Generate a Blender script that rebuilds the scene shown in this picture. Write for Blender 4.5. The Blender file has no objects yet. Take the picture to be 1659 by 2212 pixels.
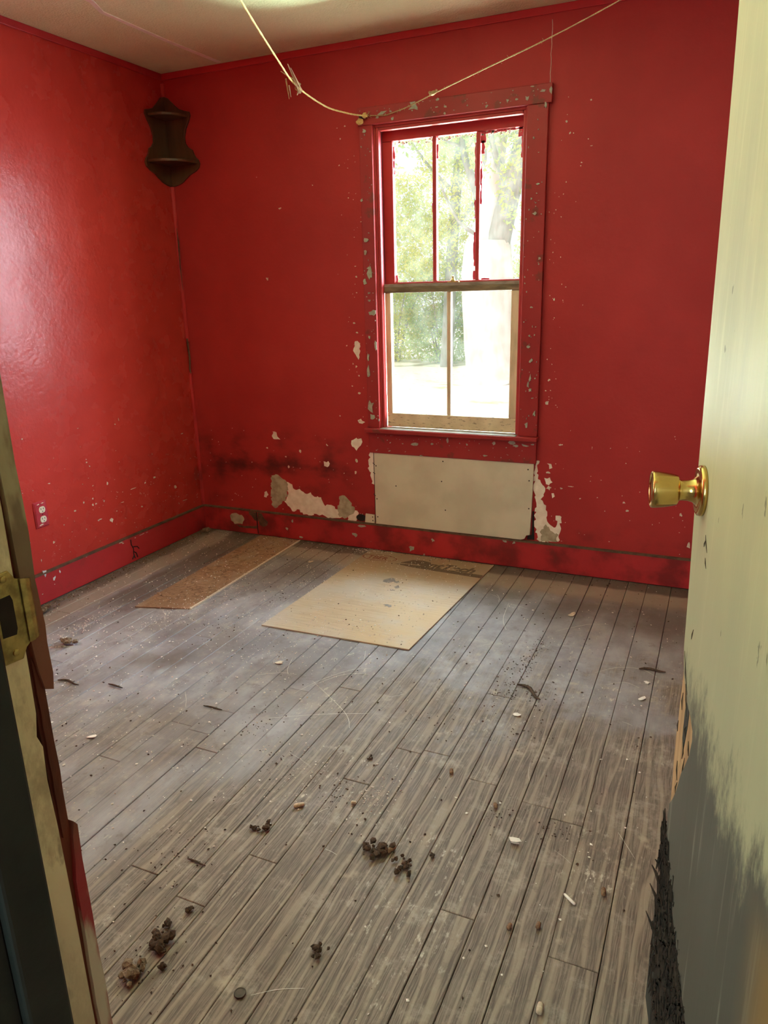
import bpy, bmesh, math, random
import numpy as np
from mathutils import Vector, Matrix
rng = random.Random(7)
sc = bpy.context.scene
col = sc.collection

# ------------------------------------------------------------------ camera, sky, lights, exposure
cam_data = bpy.data.cameras.new('camera')
cam = bpy.data.objects.new('camera', cam_data); col.objects.link(cam)
cam_data.sensor_fit = 'VERTICAL'; cam_data.sensor_height = 24.0
cam_data.lens = 1594.62 / 2212 * 24.0
cam_data.clip_start = 0.02; cam_data.clip_end = 300
right = Vector((0.91282262, 0.40761519, -0.02459119))
up = Vector((-0.09559048, 0.27183794, 0.95758373))
fwd = Vector((-0.3970105, 0.8717534, -0.28710395))
m = Matrix((right, up, -fwd)).transposed().to_4x4()
m.translation = (2.76084, -3.44265, 1.35)
cam.matrix_world = m
sc.camera = cam

world = bpy.data.worlds.new('world'); sc.world = world; world.use_nodes = True
wn = world.node_tree.nodes; wl = world.node_tree.links
bgd = wn['Background']
sky = wn.new('ShaderNodeTexSky'); sky.sky_type = 'HOSEK_WILKIE'; sky.turbidity = 5.0; sky.ground_albedo = 0.4
sky.sun_direction = Vector((-0.45, -0.5, 0.74)).normalized()
wmx = wn.new('ShaderNodeMix'); wmx.data_type = 'RGBA'; wmx.inputs[0].default_value = 0.75
wmx.inputs[7].default_value = (1.0, 1.0, 1.0, 1)
wl.new(sky.outputs[0], wmx.inputs[6]); wl.new(wmx.outputs[2], bgd.inputs[0])
bgd.inputs[1].default_value = 1.25

def lamp(name, kind, loc, aim, energy, color, **kw):
    d = bpy.data.lights.new(name, kind); d.energy = energy; d.color = color
    for k, v in kw.items(): setattr(d, k, v)
    o = bpy.data.objects.new(name, d); col.objects.link(o); o.location = loc
    o.rotation_euler = (Vector(aim) - Vector(loc)).to_track_quat('-Z', 'Y').to_euler()
    return o
lamp('sun', 'SUN', (-3, -4, 9), (-3 + .45, -4 + .5, 9 - .74), 2.2, (1.0, .97, .9), angle=.02)
# added area lamps: yard ones boost the window's daylight, left and hall ones fill
lamp('daylight_yard_right', 'AREA', (3.3, 2.0, 1.9), (1.5, 0, 1.35), 1350, (.68, .86, 1.0), shape='RECTANGLE', size=1.7, size_y=2.0)
lamp('daylight_yard_left', 'AREA', (-.8, 1.7, 2.3), (1.6, 0, 1.45), 480, (.84, 1.0, .95), shape='RECTANGLE', size=1.3, size_y=1.6)
lamp('daylight_above_yard', 'AREA', (1.3, 1.8, 3.7), (1.55, 0, 1.5), 800, (.76, .93, 1.0), shape='RECTANGLE', size=1.8, size_y=1.2)
lamp('daylight_yard_side', 'AREA', (3.9, .95, 1.85), (1.45, 0, 1.4), 600, (1.0, .96, .82), shape='RECTANGLE', size=1.1, size_y=1.8)
lamp('ceiling_fill_yard', 'AREA', (1.6, 3.0, -.16), (1.55, 0, 1.3), 4600, (.80, 1.0, .84), shape='RECTANGLE', size=3.0, size_y=1.0)  # added low lamp, lifts the ceiling through the window
lamp('fill_left_window', 'AREA', (-.28, -2.15, 1.45), (3, -1.9, 1.0), 34, (1.0, .98, .88), shape='RECTANGLE', size=.70, size_y=1.3)  # added fill lamp at the made-up left window
lamp('fill_left_ground', 'AREA', (-1.3, -2.0, -.1), (0, -2.13, 1.4), 700, (.84, 1.0, .80), shape='RECTANGLE', size=1.6, size_y=1.0)  # added upward fill for the ceiling, through the made-up left window
lamp('fill_hall', 'AREA', (2.3, -5.35, 1.55), (2.1, 0, 1.35), 42, (.85, 1.0, .9), shape='RECTANGLE', size=.9, size_y=1.2)  # added fill lamp, reaches the room through the doorway

sc.view_settings.view_transform = 'Standard'; sc.view_settings.look = 'None'
sc.view_settings.gamma = 1.0; sc.view_settings.use_curve_mapping = False
sc.view_settings.exposure = -0.26

# ------------------------------------------------------------------ traced measurements (metres on each surface)
peels = [('torn paper', [(0.501, 0.364), (0.54, 0.371), (0.562, 0.355), (0.598, 0.331), (0.601, 0.256), (0.575, 0.219), (0.517, 0.174), (0.494, 0.183), (0.489, 0.253)]), ('plaster', [(0.598, 0.331), (0.621, 0.326), (0.649, 0.294), (0.68, 0.301), (0.709, 0.279), (0.747, 0.286), (0.768, 0.264), (0.812, 0.261), (0.822, 0.235), (0.839, 0.217), (0.869, 0.226), (0.912, 0.203), (0.933, 0.199), (0.939, 0.159), (0.895, 0.152), (0.836, 0.155), (0.777, 0.163), (0.746, 0.15), (0.693, 0.15), (0.672, 0.18), (0.633, 0.162), (0.611, 0.181), (0.575, 0.219), (0.601, 0.256)]), ('torn paper', [(0.93, 0.281), (0.959, 0.288), (0.98, 0.27), (1.0, 0.245), (1.02, 0.207), (1.012, 0.187), (0.975, 0.169), (0.953, 0.154), (0.924, 0.164), (0.916, 0.224)]), ('plaster', [(0.968, 0.175), (1.005, 0.195), (1.034, 0.209), (1.043, 0.196), (1.04, 0.169), (1.01, 0.139), (0.981, 0.144)]), ('plaster', [(1.122, 0.539), (1.15, 0.541), (1.147, 0.363), (1.126, 0.368), (1.125, 0.4), (1.108, 0.45), (1.113, 0.501)]), ('plaster', [(1.994, 0.552), (2.016, 0.551), (2.006, 0.493), (2.022, 0.459), (2.042, 0.432), (2.042, 0.391), (2.029, 0.366), (2.055, 0.333), (2.063, 0.305), (2.058, 0.274), (2.07, 0.246), (2.099, 0.225), (2.113, 0.244), (2.106, 0.291), (2.125, 0.291), (2.13, 0.211), (2.119, 0.159), (2.039, 0.149), (2.018, 0.161), (2.002, 0.232), (2.004, 0.352), (1.993, 0.434)]), ('torn paper', [(2.037, 0.212), (2.059, 0.239), (2.089, 0.206), (2.12, 0.191), (2.117, 0.158), (2.042, 0.152)]), ('plaster', [(1.014, 0.596), (1.043, 0.61), (1.073, 0.609), (1.079, 0.587), (1.061, 0.561), (1.043, 0.541), (1.027, 0.556), (1.011, 0.577)]), ('plaster', [(0.528, 0.614), (0.551, 0.611), (0.557, 0.589), (0.572, 0.573), (0.548, 0.574), (0.524, 0.581)]), ('plaster', [(1.057, 0.706), (1.08, 0.705), (1.096, 0.697), (1.08, 0.686), (1.062, 0.691)]), ('plaster', [(0.442, 0.262), (0.458, 0.267), (0.468, 0.248), (0.455, 0.23), (0.44, 0.234)]), ('plaster', [(0.843, 0.469), (0.867, 0.474), (0.877, 0.459), (0.863, 0.438), (0.843, 0.443)]), ('plaster', [(2.044, 0.471), (2.067, 0.475), (2.082, 0.455), (2.068, 0.438), (2.051, 0.444)]), ('plaster', [(2.051, 0.542), (2.072, 0.544), (2.078, 0.524), (2.062, 0.518)]), ('plaster', [(2.078, 0.397), (2.091, 0.398), (2.095, 0.382), (2.082, 0.376)]), ('plaster', [(1.055, 1.106), (1.072, 1.11), (1.081, 1.099), (1.077, 1.072), (1.084, 1.058), (1.075, 1.017), (1.058, 1.037), (1.045, 1.071)])]
fl_back = [(0.558, 1.424, 0.01, 0.008), (0.534, 1.914, 0.004, 0.003), (0.661, 1.76, 0.0095, 0.0055), (1.004, 1.929, 0.005, 0.004), (1.076, 1.42, 0.0065, 0.0075), (1.072, 1.469, 0.006, 0.0045), (1.047, 1.782, 0.0035, 0.003), (0.854, 1.853, 0.0035, 0.003), (1.015, 2.043, 0.005, 0.005), (1.042, 2.095, 0.005, 0.005), (1.04, 0.492, 0.0075, 0.007), (1.033, 0.42, 0.0085, 0.01), (1.074, 1.344, 0.005, 0.0035), (1.056, 1.196, 0.01, 0.0075), (1.07, 1.151, 0.008, 0.0055), (1.04, 0.994, 0.004, 0.0055), (1.059, 0.981, 0.008, 0.0085), (1.07, 0.935, 0.0075, 0.007), (1.031, 0.882, 0.006, 0.0045), (1.07, 0.846, 0.0095, 0.008), (1.073, 0.7, 0.018, 0.01), (1.04, 0.489, 0.0085, 0.01), (2.046, 0.937, 0.0075, 0.007), (2.078, 0.943, 0.0045, 0.0025), (2.032, 0.887, 0.0045, 0.0035), (2.054, 0.889, 0.0035, 0.003), (2.041, 0.831, 0.0115, 0.015), (2.054, 1.293, 0.0055, 0.0075), (2.047, 1.079, 0.003, 0.002), (2.11, 0.637, 0.0085, 0.0055), (2.06, 0.499, 0.012, 0.0075), (2.066, 0.423, 0.015, 0.012), (2.165, 0.44, 0.016, 0.002), (1.008, 1.085, 0.004, 0.005), (2.076, 2.008, 0.007, 0.005), (2.094, 1.963, 0.005, 0.006), (2.17, 1.933, 0.003, 0.0025), (2.185, 1.906, 0.0065, 0.0015), (2.147, 1.846, 0.0055, 0.0035), (2.144, 1.833, 0.003, 0.0035), (2.173, 2.079, 0.007, 0.004), (2.081, 2.099, 0.0025, 0.0025), (2.086, 1.775, 0.0025, 0.004), (2.047, 1.667, 0.0035, 0.003), (2.058, 1.718, 0.002, 0.0015), (0.482, 0.522, 0.0065, 0.0095), (0.699, 0.516, 0.0105, 0.013), (0.617, 0.42, 0.009, 0.011), (0.865, 0.561, 0.01, 0.0065), (1.041, 0.486, 0.0095, 0.0145), (0.602, 0.479, 0.006, 0.0055), (2.124, 0.427, 0.008, 0.0055), (2.17, 0.439, 0.0215, 0.002), (2.113, 0.637, 0.0065, 0.0055), (2.215, 0.384, 0.0055, 0.0035), (0.953, 0.723, 0.006, 0.005), (2.412, 0.383, 0.0085, 0.006), (2.433, 0.345, 0.01, 0.0085), (2.54, 0.381, 0.0055, 0.0075), (2.48, 0.44, 0.003, 0.003), (2.662, 0.348, 0.009, 0.01), (2.608, 0.703, 0.002, 0.003), (2.612, 0.692, 0.0015, 0.002), (2.707, 0.212, 0.0105, 0.0205)]
fl_left = [(-0.846, 0.588, 0.006, 0.006), (-0.83, 0.566, 0.005, 0.005), (-0.845, 0.603, 0.0035, 0.0035), (-0.391, 0.406, 0.0095, 0.0065), (-0.467, 0.394, 0.009, 0.006), (-0.23, 0.313, 0.0135, 0.013), (-0.278, 0.333, 0.0065, 0.0045), (0.013, 0.242, 0.0125, 0.009), (-0.128, 0.6, 0.0125, 0.0035), (-0.84, 0.404, 0.0065, 0.007), (-0.844, 0.374, 0.0075, 0.008), (-0.824, 0.374, 0.007, 0.0055), (-0.898, 0.399, 0.0085, 0.0075), (-0.77, 0.372, 0.0035, 0.007), (-0.957, 0.376, 0.012, 0.005), (-1.106, 0.264, 0.0075, 0.0075), (-1.235, 0.301, 0.007, 0.0055), (-1.19, 0.203, 0.0045, 0.009), (-1.034, 0.327, 0.004, 0.0035), (-0.905, 0.266, 0.005, 0.004), (-0.735, 0.262, 0.0225, 0.0155), (-0.563, 0.385, 0.0295, 0.0025), (-0.646, 0.334, 0.017, 0.0025), (-0.162, 0.216, 0.0415, 0.0025), (-0.215, 0.208, 0.006, 0.0055), (-0.629, 0.738, 0.0065, 0.004), (-0.6, 0.756, 0.0025, 0.0115), (-0.869, 0.759, 0.006, 0.002), (-1.081, 0.541, 0.011, 0.0035), (-1.184, 0.767, 0.0045, 0.005), (-0.889, 0.49, 0.003, 0.0025), (-0.826, 0.467, 0.005, 0.0045), (-0.813, 0.289, 0.0175, 0.004), (-0.693, 0.299, 0.0045, 0.004), (-0.822, 0.285, 0.0075, 0.004), (-0.636, 0.386, 0.0035, 0.003), (-0.388, 0.534, 0.0065, 0.0035), (-0.233, 0.258, 0.0035, 0.003), (-0.511, 0.272, 0.008, 0.006), (-1.014, 0.246, 0.004, 0.0025), (-0.553, 0.385, 0.0195, 0.002), (-1.173, 0.53, 0.0035, 0.0035), (-1.082, 0.22, 0.0035, 0.0015), (-0.732, 0.456, 0.006, 0.0095)]
fl_left_base = [(-1.196, 0.143, 0.0155, 0.0215), (-1.15, 0.102, 0.015, 0.014), (-1.112, 0.122, 0.0065, 0.01), (-0.71, 0.135, 0.0185, 0.004), (-0.607, 0.128, 0.0055, 0.0035), (-0.556, 0.131, 0.025, 0.003), (-0.514, 0.13, 0.012, 0.0025), (-0.946, 0.137, 0.0055, 0.0035), (-1.227, 0.052, 0.006, 0.003), (-0.697, 0.127, 0.0095, 0.004), (-1.152, 0.073, 0.003, 0.0025)]
fl_back_base = [(0.254, 0.081, 0.0465, 0.0325), (0.629, 0.113, 0.008, 0.0115), (0.59, 0.06, 0.0125, 0.01), (1.021, 0.073, 0.019, 0.015), (1.066, 0.128, 0.0285, 0.0135), (0.677, 0.02, 0.0155, 0.0085), (1.354, 0.036, 0.0175, 0.024), (1.477, 0.095, 0.0115, 0.012), (1.427, 0.008, 0.008, 0.007), (1.863, 0.136, 0.0145, 0.0085), (1.906, 0.132, 0.0105, 0.0095), (0.393, 0.124, 0.0485, 0.036), (0.43, 0.078, 0.019, 0.032), (0.353, 0.038, 0.0575, 0.0075)]
fl_case = [(1.403, 2.133, 0.0365, 0.0224), (1.516, 2.149, 0.011, 0.0071), (1.509, 2.12, 0.0117, 0.0044), (1.551, 2.117, 0.0097, 0.0066), (1.651, 2.11, 0.0038, 0.006), (1.738, 2.098, 0.0074, 0.0081), (1.829, 2.109, 0.0073, 0.0096), (1.869, 2.109, 0.0102, 0.0058), (1.936, 2.151, 0.0117, 0.0036), (1.98, 2.13, 0.0174, 0.0068), (2.012, 2.126, 0.0087, 0.0208), (1.991, 2.074, 0.0076, 0.0147), (1.914, 2.109, 0.0118, 0.0105), (1.246, 2.125, 0.0276, 0.0143), (1.297, 2.097, 0.0103, 0.0103), (1.221, 2.108, 0.0139, 0.0069), (1.288, 2.126, 0.0103, 0.0068), (1.548, 2.09, 0.0078, 0.0083), (1.965, 1.985, 0.0036, 0.0032), (1.946, 1.954, 0.0042, 0.0065), (1.97, 1.773, 0.0127, 0.0072), (1.962, 1.656, 0.0183, 0.0114), (1.944, 1.716, 0.0043, 0.0067), (1.987, 1.468, 0.0093, 0.0076), (1.152, 2.06, 0.0121, 0.0117), (1.13, 1.765, 0.0088, 0.0092), (1.146, 1.586, 0.0148, 0.0158), (1.14, 1.526, 0.0149, 0.0192), (1.16, 1.435, 0.0187, 0.0357), (1.132, 1.391, 0.0128, 0.0196), (1.153, 1.455, 0.0112, 0.0097), (1.163, 1.433, 0.0172, 0.0357), (1.132, 1.395, 0.0091, 0.0163), (1.153, 1.342, 0.0098, 0.0066), (1.152, 1.306, 0.0098, 0.0073), (1.169, 1.246, 0.0227, 0.0234), (1.15, 1.129, 0.0077, 0.0116), (1.183, 1.095, 0.0076, 0.0308), (1.139, 1.033, 0.0093, 0.0312), (1.136, 0.963, 0.0117, 0.0386), (1.146, 0.787, 0.0197, 0.0397), (1.152, 0.729, 0.0158, 0.0181), (1.189, 0.713, 0.0063, 0.0094), (1.954, 1.136, 0.007, 0.0074), (1.952, 1.089, 0.0116, 0.0106), (1.964, 1.024, 0.011, 0.0126), (1.96, 1.262, 0.0082, 0.0055), (1.963, 0.947, 0.0078, 0.0192), (1.955, 0.915, 0.0072, 0.0193), (1.965, 0.89, 0.013, 0.0097), (1.988, 0.783, 0.0085, 0.0197), (1.951, 0.729, 0.0099, 0.0199), (1.976, 0.854, 0.0085, 0.0045), (1.981, 1.176, 0.0051, 0.0043), (1.926, 1.198, 0.0032, 0.0037)]
fl_apron = [(1.382, 0.601, 0.0265, 0.0094), (1.477, 0.607, 0.0089, 0.0107), (1.558, 0.629, 0.0088, 0.0176), (1.779, 0.649, 0.0139, 0.0075), (1.793, 0.629, 0.0104, 0.0103), (1.886, 0.641, 0.0236, 0.0156), (1.903, 0.622, 0.0169, 0.0081), (1.944, 0.628, 0.0234, 0.0081), (1.984, 0.634, 0.0099, 0.0047), (1.659, 0.614, 0.0072, 0.0084), (1.247, 0.6, 0.0055, 0.0058), (1.317, 0.599, 0.0069, 0.0036), (1.167, 0.555, 0.0064, 0.003), (1.752, 0.564, 0.0154, 0.0063), (1.242, 0.556, 0.0118, 0.0037), (1.803, 0.667, 0.0138, 0.0027), (1.416, 0.542, 0.0114, 0.0051)]

# ------------------------------------------------------------------ node helper
class NT:
    def __init__(s, name, rough=.5, metallic=0.0, spec=.5):
        s.m = bpy.data.materials.new(name); s.m.use_nodes = True
        s.n = s.m.node_tree.nodes; s.l = s.m.node_tree.links
        s.b = s.n['Principled BSDF']; s.out = s.n['Material Output']
        s.b.inputs['Roughness'].default_value = rough; s.b.inputs['Metallic'].default_value = metallic
        s.b.inputs['Specular IOR Level'].default_value = spec
        g = s.n.new('ShaderNodeNewGeometry'); s.pos = g.outputs['Position']; s.geo = g
        s._sep = None
    def set(s, sock, v):
        if hasattr(v, 'is_linked') or isinstance(v, bpy.types.NodeSocket): s.l.new(v, sock)
        else: sock.default_value = v if not (isinstance(v, tuple) and len(v) == 3 and sock.type == 'RGBA') else v + (1,)
    def xyz(s):
        if not s._sep:
            q = s.n.new('ShaderNodeSeparateXYZ'); s.l.new(s.pos, q.inputs[0]); s._sep = q.outputs
        return s._sep
    def vscale(s, v, k):
        q = s.n.new('ShaderNodeVectorMath'); q.operation = 'MULTIPLY'; s.set(q.inputs[0], v); s.set(q.inputs[1], k); return q.outputs[0]
    def vadd(s, v, k):
        q = s.n.new('ShaderNodeVectorMath'); q.operation = 'ADD'; s.set(q.inputs[0], v); s.set(q.inputs[1], k); return q.outputs[0]
    def noise(s, scale, detail=3, vec=None, rough=.55, dist=0.0):
        q = s.n.new('ShaderNodeTexNoise'); s.set(q.inputs['Vector'], vec if vec is not None else s.pos)
        q.inputs['Scale'].default_value = scale; q.inputs['Detail'].default_value = detail
        q.inputs['Roughness'].default_value = rough; q.inputs['Distortion'].default_value = dist
        return q.outputs[0]
    def voro(s, scale, vec=None):
        q = s.n.new('ShaderNodeTexVoronoi'); s.set(q.inputs['Vector'], vec if vec is not None else s.pos)
        q.inputs['Scale'].default_value = scale; return q.outputs
    def wave(s, scale, vec, dist=2, detail=2, dscale=1.0):
        q = s.n.new('ShaderNodeTexWave'); q.wave_type = 'BANDS'; q.bands_direction = 'X'; s.set(q.inputs['Vector'], vec)
        q.inputs['Scale'].default_value = scale; q.inputs['Distortion'].default_value = dist
        q.inputs['Detail'].default_value = detail; q.inputs['Detail Scale'].default_value = dscale
        return q.outputs['Fac']
    def math(s, op, a, b=0.0, clamp=False):
        q = s.n.new('ShaderNodeMath'); q.operation = op; q.use_clamp = clamp; s.set(q.inputs[0], a); s.set(q.inputs[1], b); return q.outputs[0]
    def step(s, v, lo, hi):                     # smooth 0..1 as v goes lo..hi
        q = s.n.new('ShaderNodeMapRange'); q.interpolation_type = 'SMOOTHSTEP'; s.set(q.inputs[0], v)
        if lo < hi: q.inputs[1].default_value, q.inputs[2].default_value = lo, hi
        else: q.inputs[1].default_value, q.inputs[2].default_value, q.inputs[3].default_value, q.inputs[4].default_value = hi, lo, 1, 0
        return q.outputs[0]
    def mix(s, f, a, b):
        q = s.n.new('ShaderNodeMix'); q.data_type = 'RGBA'; s.set(q.inputs[0], f); s.set(q.inputs[6], a); s.set(q.inputs[7], b); return q.outputs[2]
    def color(s, c): s.set(s.b.inputs['Base Color'], c)
    def roughness(s, v): s.set(s.b.inputs['Roughness'], v)
    def bump(s, h, strength=.3, dist=.01):
        q = s.n.new('ShaderNodeBump'); q.inputs['Strength'].default_value = strength; q.inputs['Distance'].default_value = dist
        s.set(q.inputs['Height'], h); s.l.new(q.outputs[0], s.b.inputs['Normal'])
    def rnd(s):
        return s.n.new('ShaderNodeObjectInfo').outputs['Random']
def mul(s, *a):
    r = a[0]
    for x in a[1:]: r = s.math('MULTIPLY', r, x)
    return r

M = {}
def simple(key, c1, c2, scale=12, rough=.6, bump=.15, metallic=0.0, spec=.5, stretch=None, detail=4):
    t = NT(key, rough, metallic, spec)
    v = t.vscale(t.pos, stretch) if stretch else t.pos
    n = t.noise(scale, detail, v)
    t.color(t.mix(t.step(n, .35, .68), c1, c2))
    if bump: t.bump(t.noise(scale * 5, 4, v), bump, .004)
    M[key] = t.m
    return t

RED = (.41, .033, .034); RED2 = (.34, .025, .027)
# glossy red wall paint
def red_paint(key, stain=False, rough=.34, wear=0.0, c1=RED, c2=RED2):
    t = NT(key, rough, 0, .24)
    x, y, z = t.xyz()
    c = t.mix(t.step(t.noise(1.6, 4), .3, .7), c1, c2)
    c = t.mix(mul(t, t.step(t.noise(9, 5), .45, .85), .12), c, (.32, .018, .018))
    if stain:      # mildew and water marks low on the window wall
        band = mul(t, t.step(z, .16, .42), t.step(z, .74, .44), t.step(x, 1.15, .85))
        mk = mul(t, band, t.step(t.noise(4.2, 5, t.vscale(t.pos, (1, 1, 1.5))), .44, .70))
        c = t.mix(mul(t, mk, .85), c, (.040, .012, .011))
        low = mul(t, t.step(z, .34, .18), t.step(t.noise(6, 4), .45, .7))
        c = t.mix(mul(t, low, .5), c, (.11, .012, .014))
    else:
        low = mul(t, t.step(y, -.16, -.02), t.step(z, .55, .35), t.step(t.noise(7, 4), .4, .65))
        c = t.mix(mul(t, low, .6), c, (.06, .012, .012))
    if wear:
        c = t.mix(mul(t, t.step(t.noise(38, 6, rough=.7), .69, .73), wear), c, (.36, .38, .31))
        c = t.mix(mul(t, t.step(t.noise(14, 6), .60, .68), wear * .7), c, (.10, .045, .03))
    t.color(c)
    t.roughness(t.math('ADD', mul(t, t.noise(7, 4), .10), rough - .05))
    h = t.math('ADD', t.noise(55, 3), mul(t, t.noise(7, 3), 2.5))
    t.bump(h, .12, .008)
    M[key] = t.m
red_paint('red_wall_back', True, .55)
red_paint('red_wall_left', False, .27, 0.0, (.50, .045, .036), (.44, .036, .030))
red_paint('red_trim', False, .38, .25, (.48, .035, .042), (.38, .025, .032))
red_paint('red_casing', False, .42, .75, (.34, .032, .034), (.27, .024, .027))
red_paint('red_sash', False, .4, .2, (.42, .05, .052), (.35, .035, .04))
simple('plaster', (.86, .82, .73), (.74, .68, .59), 25, .85, .25)
simple('torn_paper', (.45, .41, .30), (.30, .26, .18), 22, .9, .3)
simple('old_primer', (.40, .43, .36), (.30, .31, .25), 60, .7, .15)
simple('chip_white', (.72, .64, .54), (.58, .50, .40), 90, .75, .1)
simple('chip_blue', (.66, .74, .78), (.55, .62, .66), 90, .7, .1)
simple('brown_edge', (.13, .075, .045), (.07, .035, .022), 30, .8, .4)
simple('gypsum', (.62, .60, .49), (.53, .51, .41), 5, .75, .05)
simple('gypsum_edge', (.62, .57, .48), (.5, .45, .37), 40, .85, .2)
simple('black', (.006, .006, .006), (.012, .01, .01), 30, .8, .1)
simple('screw', (.03, .03, .03), (.06, .05, .045), 60, .45, .1, .8)
simple('dark_wall', (.035, .042, .038), (.02, .026, .025), 5, .6, .1)
simple('dark_jamb', (.018, .026, .026), (.010, .016, .017), 14, .5, .15)
simple('hall_wall', (.28, .26, .19), (.22, .2, .15), 3, .7, .1)
simple('shelf_wood', (.095, .048, .022), (.055, .028, .013), 20, .32, .1, stretch=(1, 1, .2))
simple('weathered', (.72, .62, .45), (.54, .45, .31), 26, .75, .35, stretch=(1, 1, .18))
simple('dark_rail', (.24, .19, .12), (.10, .075, .045), 40, .6, .3, stretch=(.2, 1, 1))
simple('dust_grey', (.30, .29, .26), (.17, .15, .12), 60, .5, .3, stretch=(.25, 1, 1))
simple('rope', (.72, .55, .22), (.55, .40, .14), 200, .85, .4)
simple('twine', (.52, .38, .20), (.36, .25, .12), 200, .85, .4)
simple('splinter', (.40, .24, .13), (.24, .13, .07), 60, .7, .3)
simple('bulb_wax', (.5, .42, .15), (.25, .2, .08), 60, .6, .3)
simple('brass', (.66, .47, .17), (.58, .40, .14), 30, .2, .03, 1.0)
simple('brass_old', (.60, .50, .20), (.28, .23, .10), 45, .38, .2, 1.0)
simple('plate_red', (.45, .035, .06), (.37, .03, .045), 40, .3, .1)
simple('ivory', (.80, .75, .60), (.72, .66, .52), 40, .35, .05)
simple('clod', (.085, .048, .026), (.035, .02, .012), 120, .95, .6)
simple('clod_pale', (.26, .19, .13), (.12, .08, .05), 120, .9, .5)
simple('pellet', (.30, .18, .10), (.13, .07, .04), 150, .7, .4)
simple('pellet_pale', (.62, .52, .40), (.42, .33, .24), 150, .7, .3)
simple('stick', (.10, .065, .045), (.045, .03, .02), 120, .85, .5)
simple('speck', (.93, .91, .87), (.74, .70, .64), 60, .8, .1)
simple('cap_metal', (.085, .065, .05), (.05, .04, .032), 60, .5, .2, .3)
simple('paper_white', (.85, .83, .78), (.7, .68, .64), 60, .7, .1)
simple('scratch', (.72, .69, .64), (.52, .49, .45), 40, .7, 0)
simple('tape_white', (.90, .90, .78), (.80, .79, .66), 20, .6, .15)
simple('core_bark', (.035, .024, .016), (.010, .008, .006), 70, .95, 1.0, stretch=(1, 1, .25))
simple('bare_ply', (.52, .36, .20), (.36, .23, .12), 30, .7, .3, stretch=(1, 1, .15))
simple('knot_black', (.05, .035, .02), (.02, .015, .01), 30, .8, .2)
simple('ink_red', (.24, .075, .045), (.19, .06, .035), 70, .8, 0)
simple('ink_black', (.10, .07, .045), (.15, .10, .065), 70, .8, 0)
simple('grey_smudge', (.16, .155, .15), (.22, .2, .18), 60, .6, 0)
simple('roof_soffit', (.5, .5, .48), (.4, .4, .38), 4, .8, .1)

# ceiling: yellowed stipple paint
t = NT('ceiling_paint', .8)
c = t.mix(t.step(t.noise(2.2, 4), .3, .7), (.80, .86, .54), (.72, .78, .47))
x, y, z = t.xyz()
c = t.mix(mul(t, t.step(y, -.30, -.02), t.step(t.noise(4, 4), .3, .7), .5), c, (.45, .34, .2))
t.color(c); t.bump(t.math('ADD', t.noise(120, 3), mul(t, t.noise(40, 3), .8)), .55, .008); M['ceiling_paint'] = t.m

# floorboards
t = NT('plank_paint', .5)
x, y, z = t.xyz()
r = t.rnd()
off = t.n.new('ShaderNodeCombineXYZ'); t.set(off.inputs[0], mul(t, r, 17.0)); t.set(off.inputs[1], mul(t, r, 31.0)); t.set(off.inputs[2], mul(t, r, 7.0))
pv = t.vadd(t.pos, off.outputs[0])
bend = t.n.new('ShaderNodeCombineXYZ'); t.set(bend.inputs[0], mul(t, t.noise(5.0, 3, t.vscale(pv, (2, .8, 1))), 9.0))
grain = t.noise(1.0, 6, t.vadd(t.vscale(pv, (330, 9, 1)), bend.outputs[0]), .68)
rings = t.wave(9.0, t.vscale(pv, (1.0, .11, 1)), 9.0, 2, 1.6)
big = t.noise(1.7, 6, t.vscale(t.pos, (1.2, .8, 1)), .62)
mid = t.noise(7.0, 5, t.vscale(pv, (1.5, .7, 1)), .6)
fine = t.noise(48, 5, t.vscale(pv, (1.6, .6, 1)), .7)
paint = t.mix(t.step(mid, .3, .7), (.36, .36, .40), (.225, .22, .245))
paint = t.mix(mul(t, t.step(t.noise(2.3, 5, t.vadd(t.pos, (8, 1, 0))), .5, .62), .6), paint, (.17, .155, .175))
paint = t.mix(mul(t, r, t.step(t.noise(2.1, 4), .45, .7), .7), paint, (.22, .185, .165))
worn = t.mix(t.step(grain, .38, .62), (.105, .080, .066), (.245, .198, .165))
worn = t.mix(mul(t, t.step(rings, .55, .95), .45), worn, (.12, .085, .062))
# worn where people walked: right half and the doorway
walk = t.math('ADD', mul(t, t.step(x, 1.25, 2.2), t.step(t.math('ADD', y, mul(t, t.math('SUBTRACT', t.noise(2.4, 6, t.vadd(t.pos, (2, 9, 4)), .7), .5), 2.6)), -.55, -1.6)), mul(t, t.step(y, -.9, -2.3), .55))
wm = t.step(t.math('ADD', mul(t, walk, .42), big), .60, .98)
c = t.mix(wm, paint, worn)
mott = t.noise(5.5, 7, t.vadd(t.pos, (1, 7, 0)), .72)
c = t.mix(mul(t, t.step(mott, .56, .74), .55), c, (.115, .092, .074))
c = t.mix(mul(t, t.step(mott, .45, .28), .5), c, (.52, .48, .42))
# open grain shows through everywhere
c = t.mix(mul(t, t.step(grain, .60, .76), t.math('ADD', mul(t, wm, .5), .12)), c, (.085, .062, .048))
c = t.mix(mul(t, t.step(rings, .75, 1.0), mul(t, wm, .5)), c, (.42, .36, .285))
# pale scuffed spots where the paint is rubbed through
sc_ = mul(t, t.step(fine, .56, .70), t.step(t.noise(3.4, 4), .46, .68))
bl = t.noise(9.0, 8, t.vadd(t.pos, (5, 0, 2)), .78)
c = t.mix(mul(t, t.step(bl, .52, .66), .42), c, (.40, .355, .31))
c = t.mix(mul(t, t.step(bl, .46, .36), .45), c, (.125, .102, .088))
c = t.mix(mul(t, sc_, .75), c, (.66, .61, .53))
c = t.mix(mul(t, t.step(t.noise(11, 6), .62, .74), t.step(x, 1.5, 2.1), .55), c, (.50, .43, .33))
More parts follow.
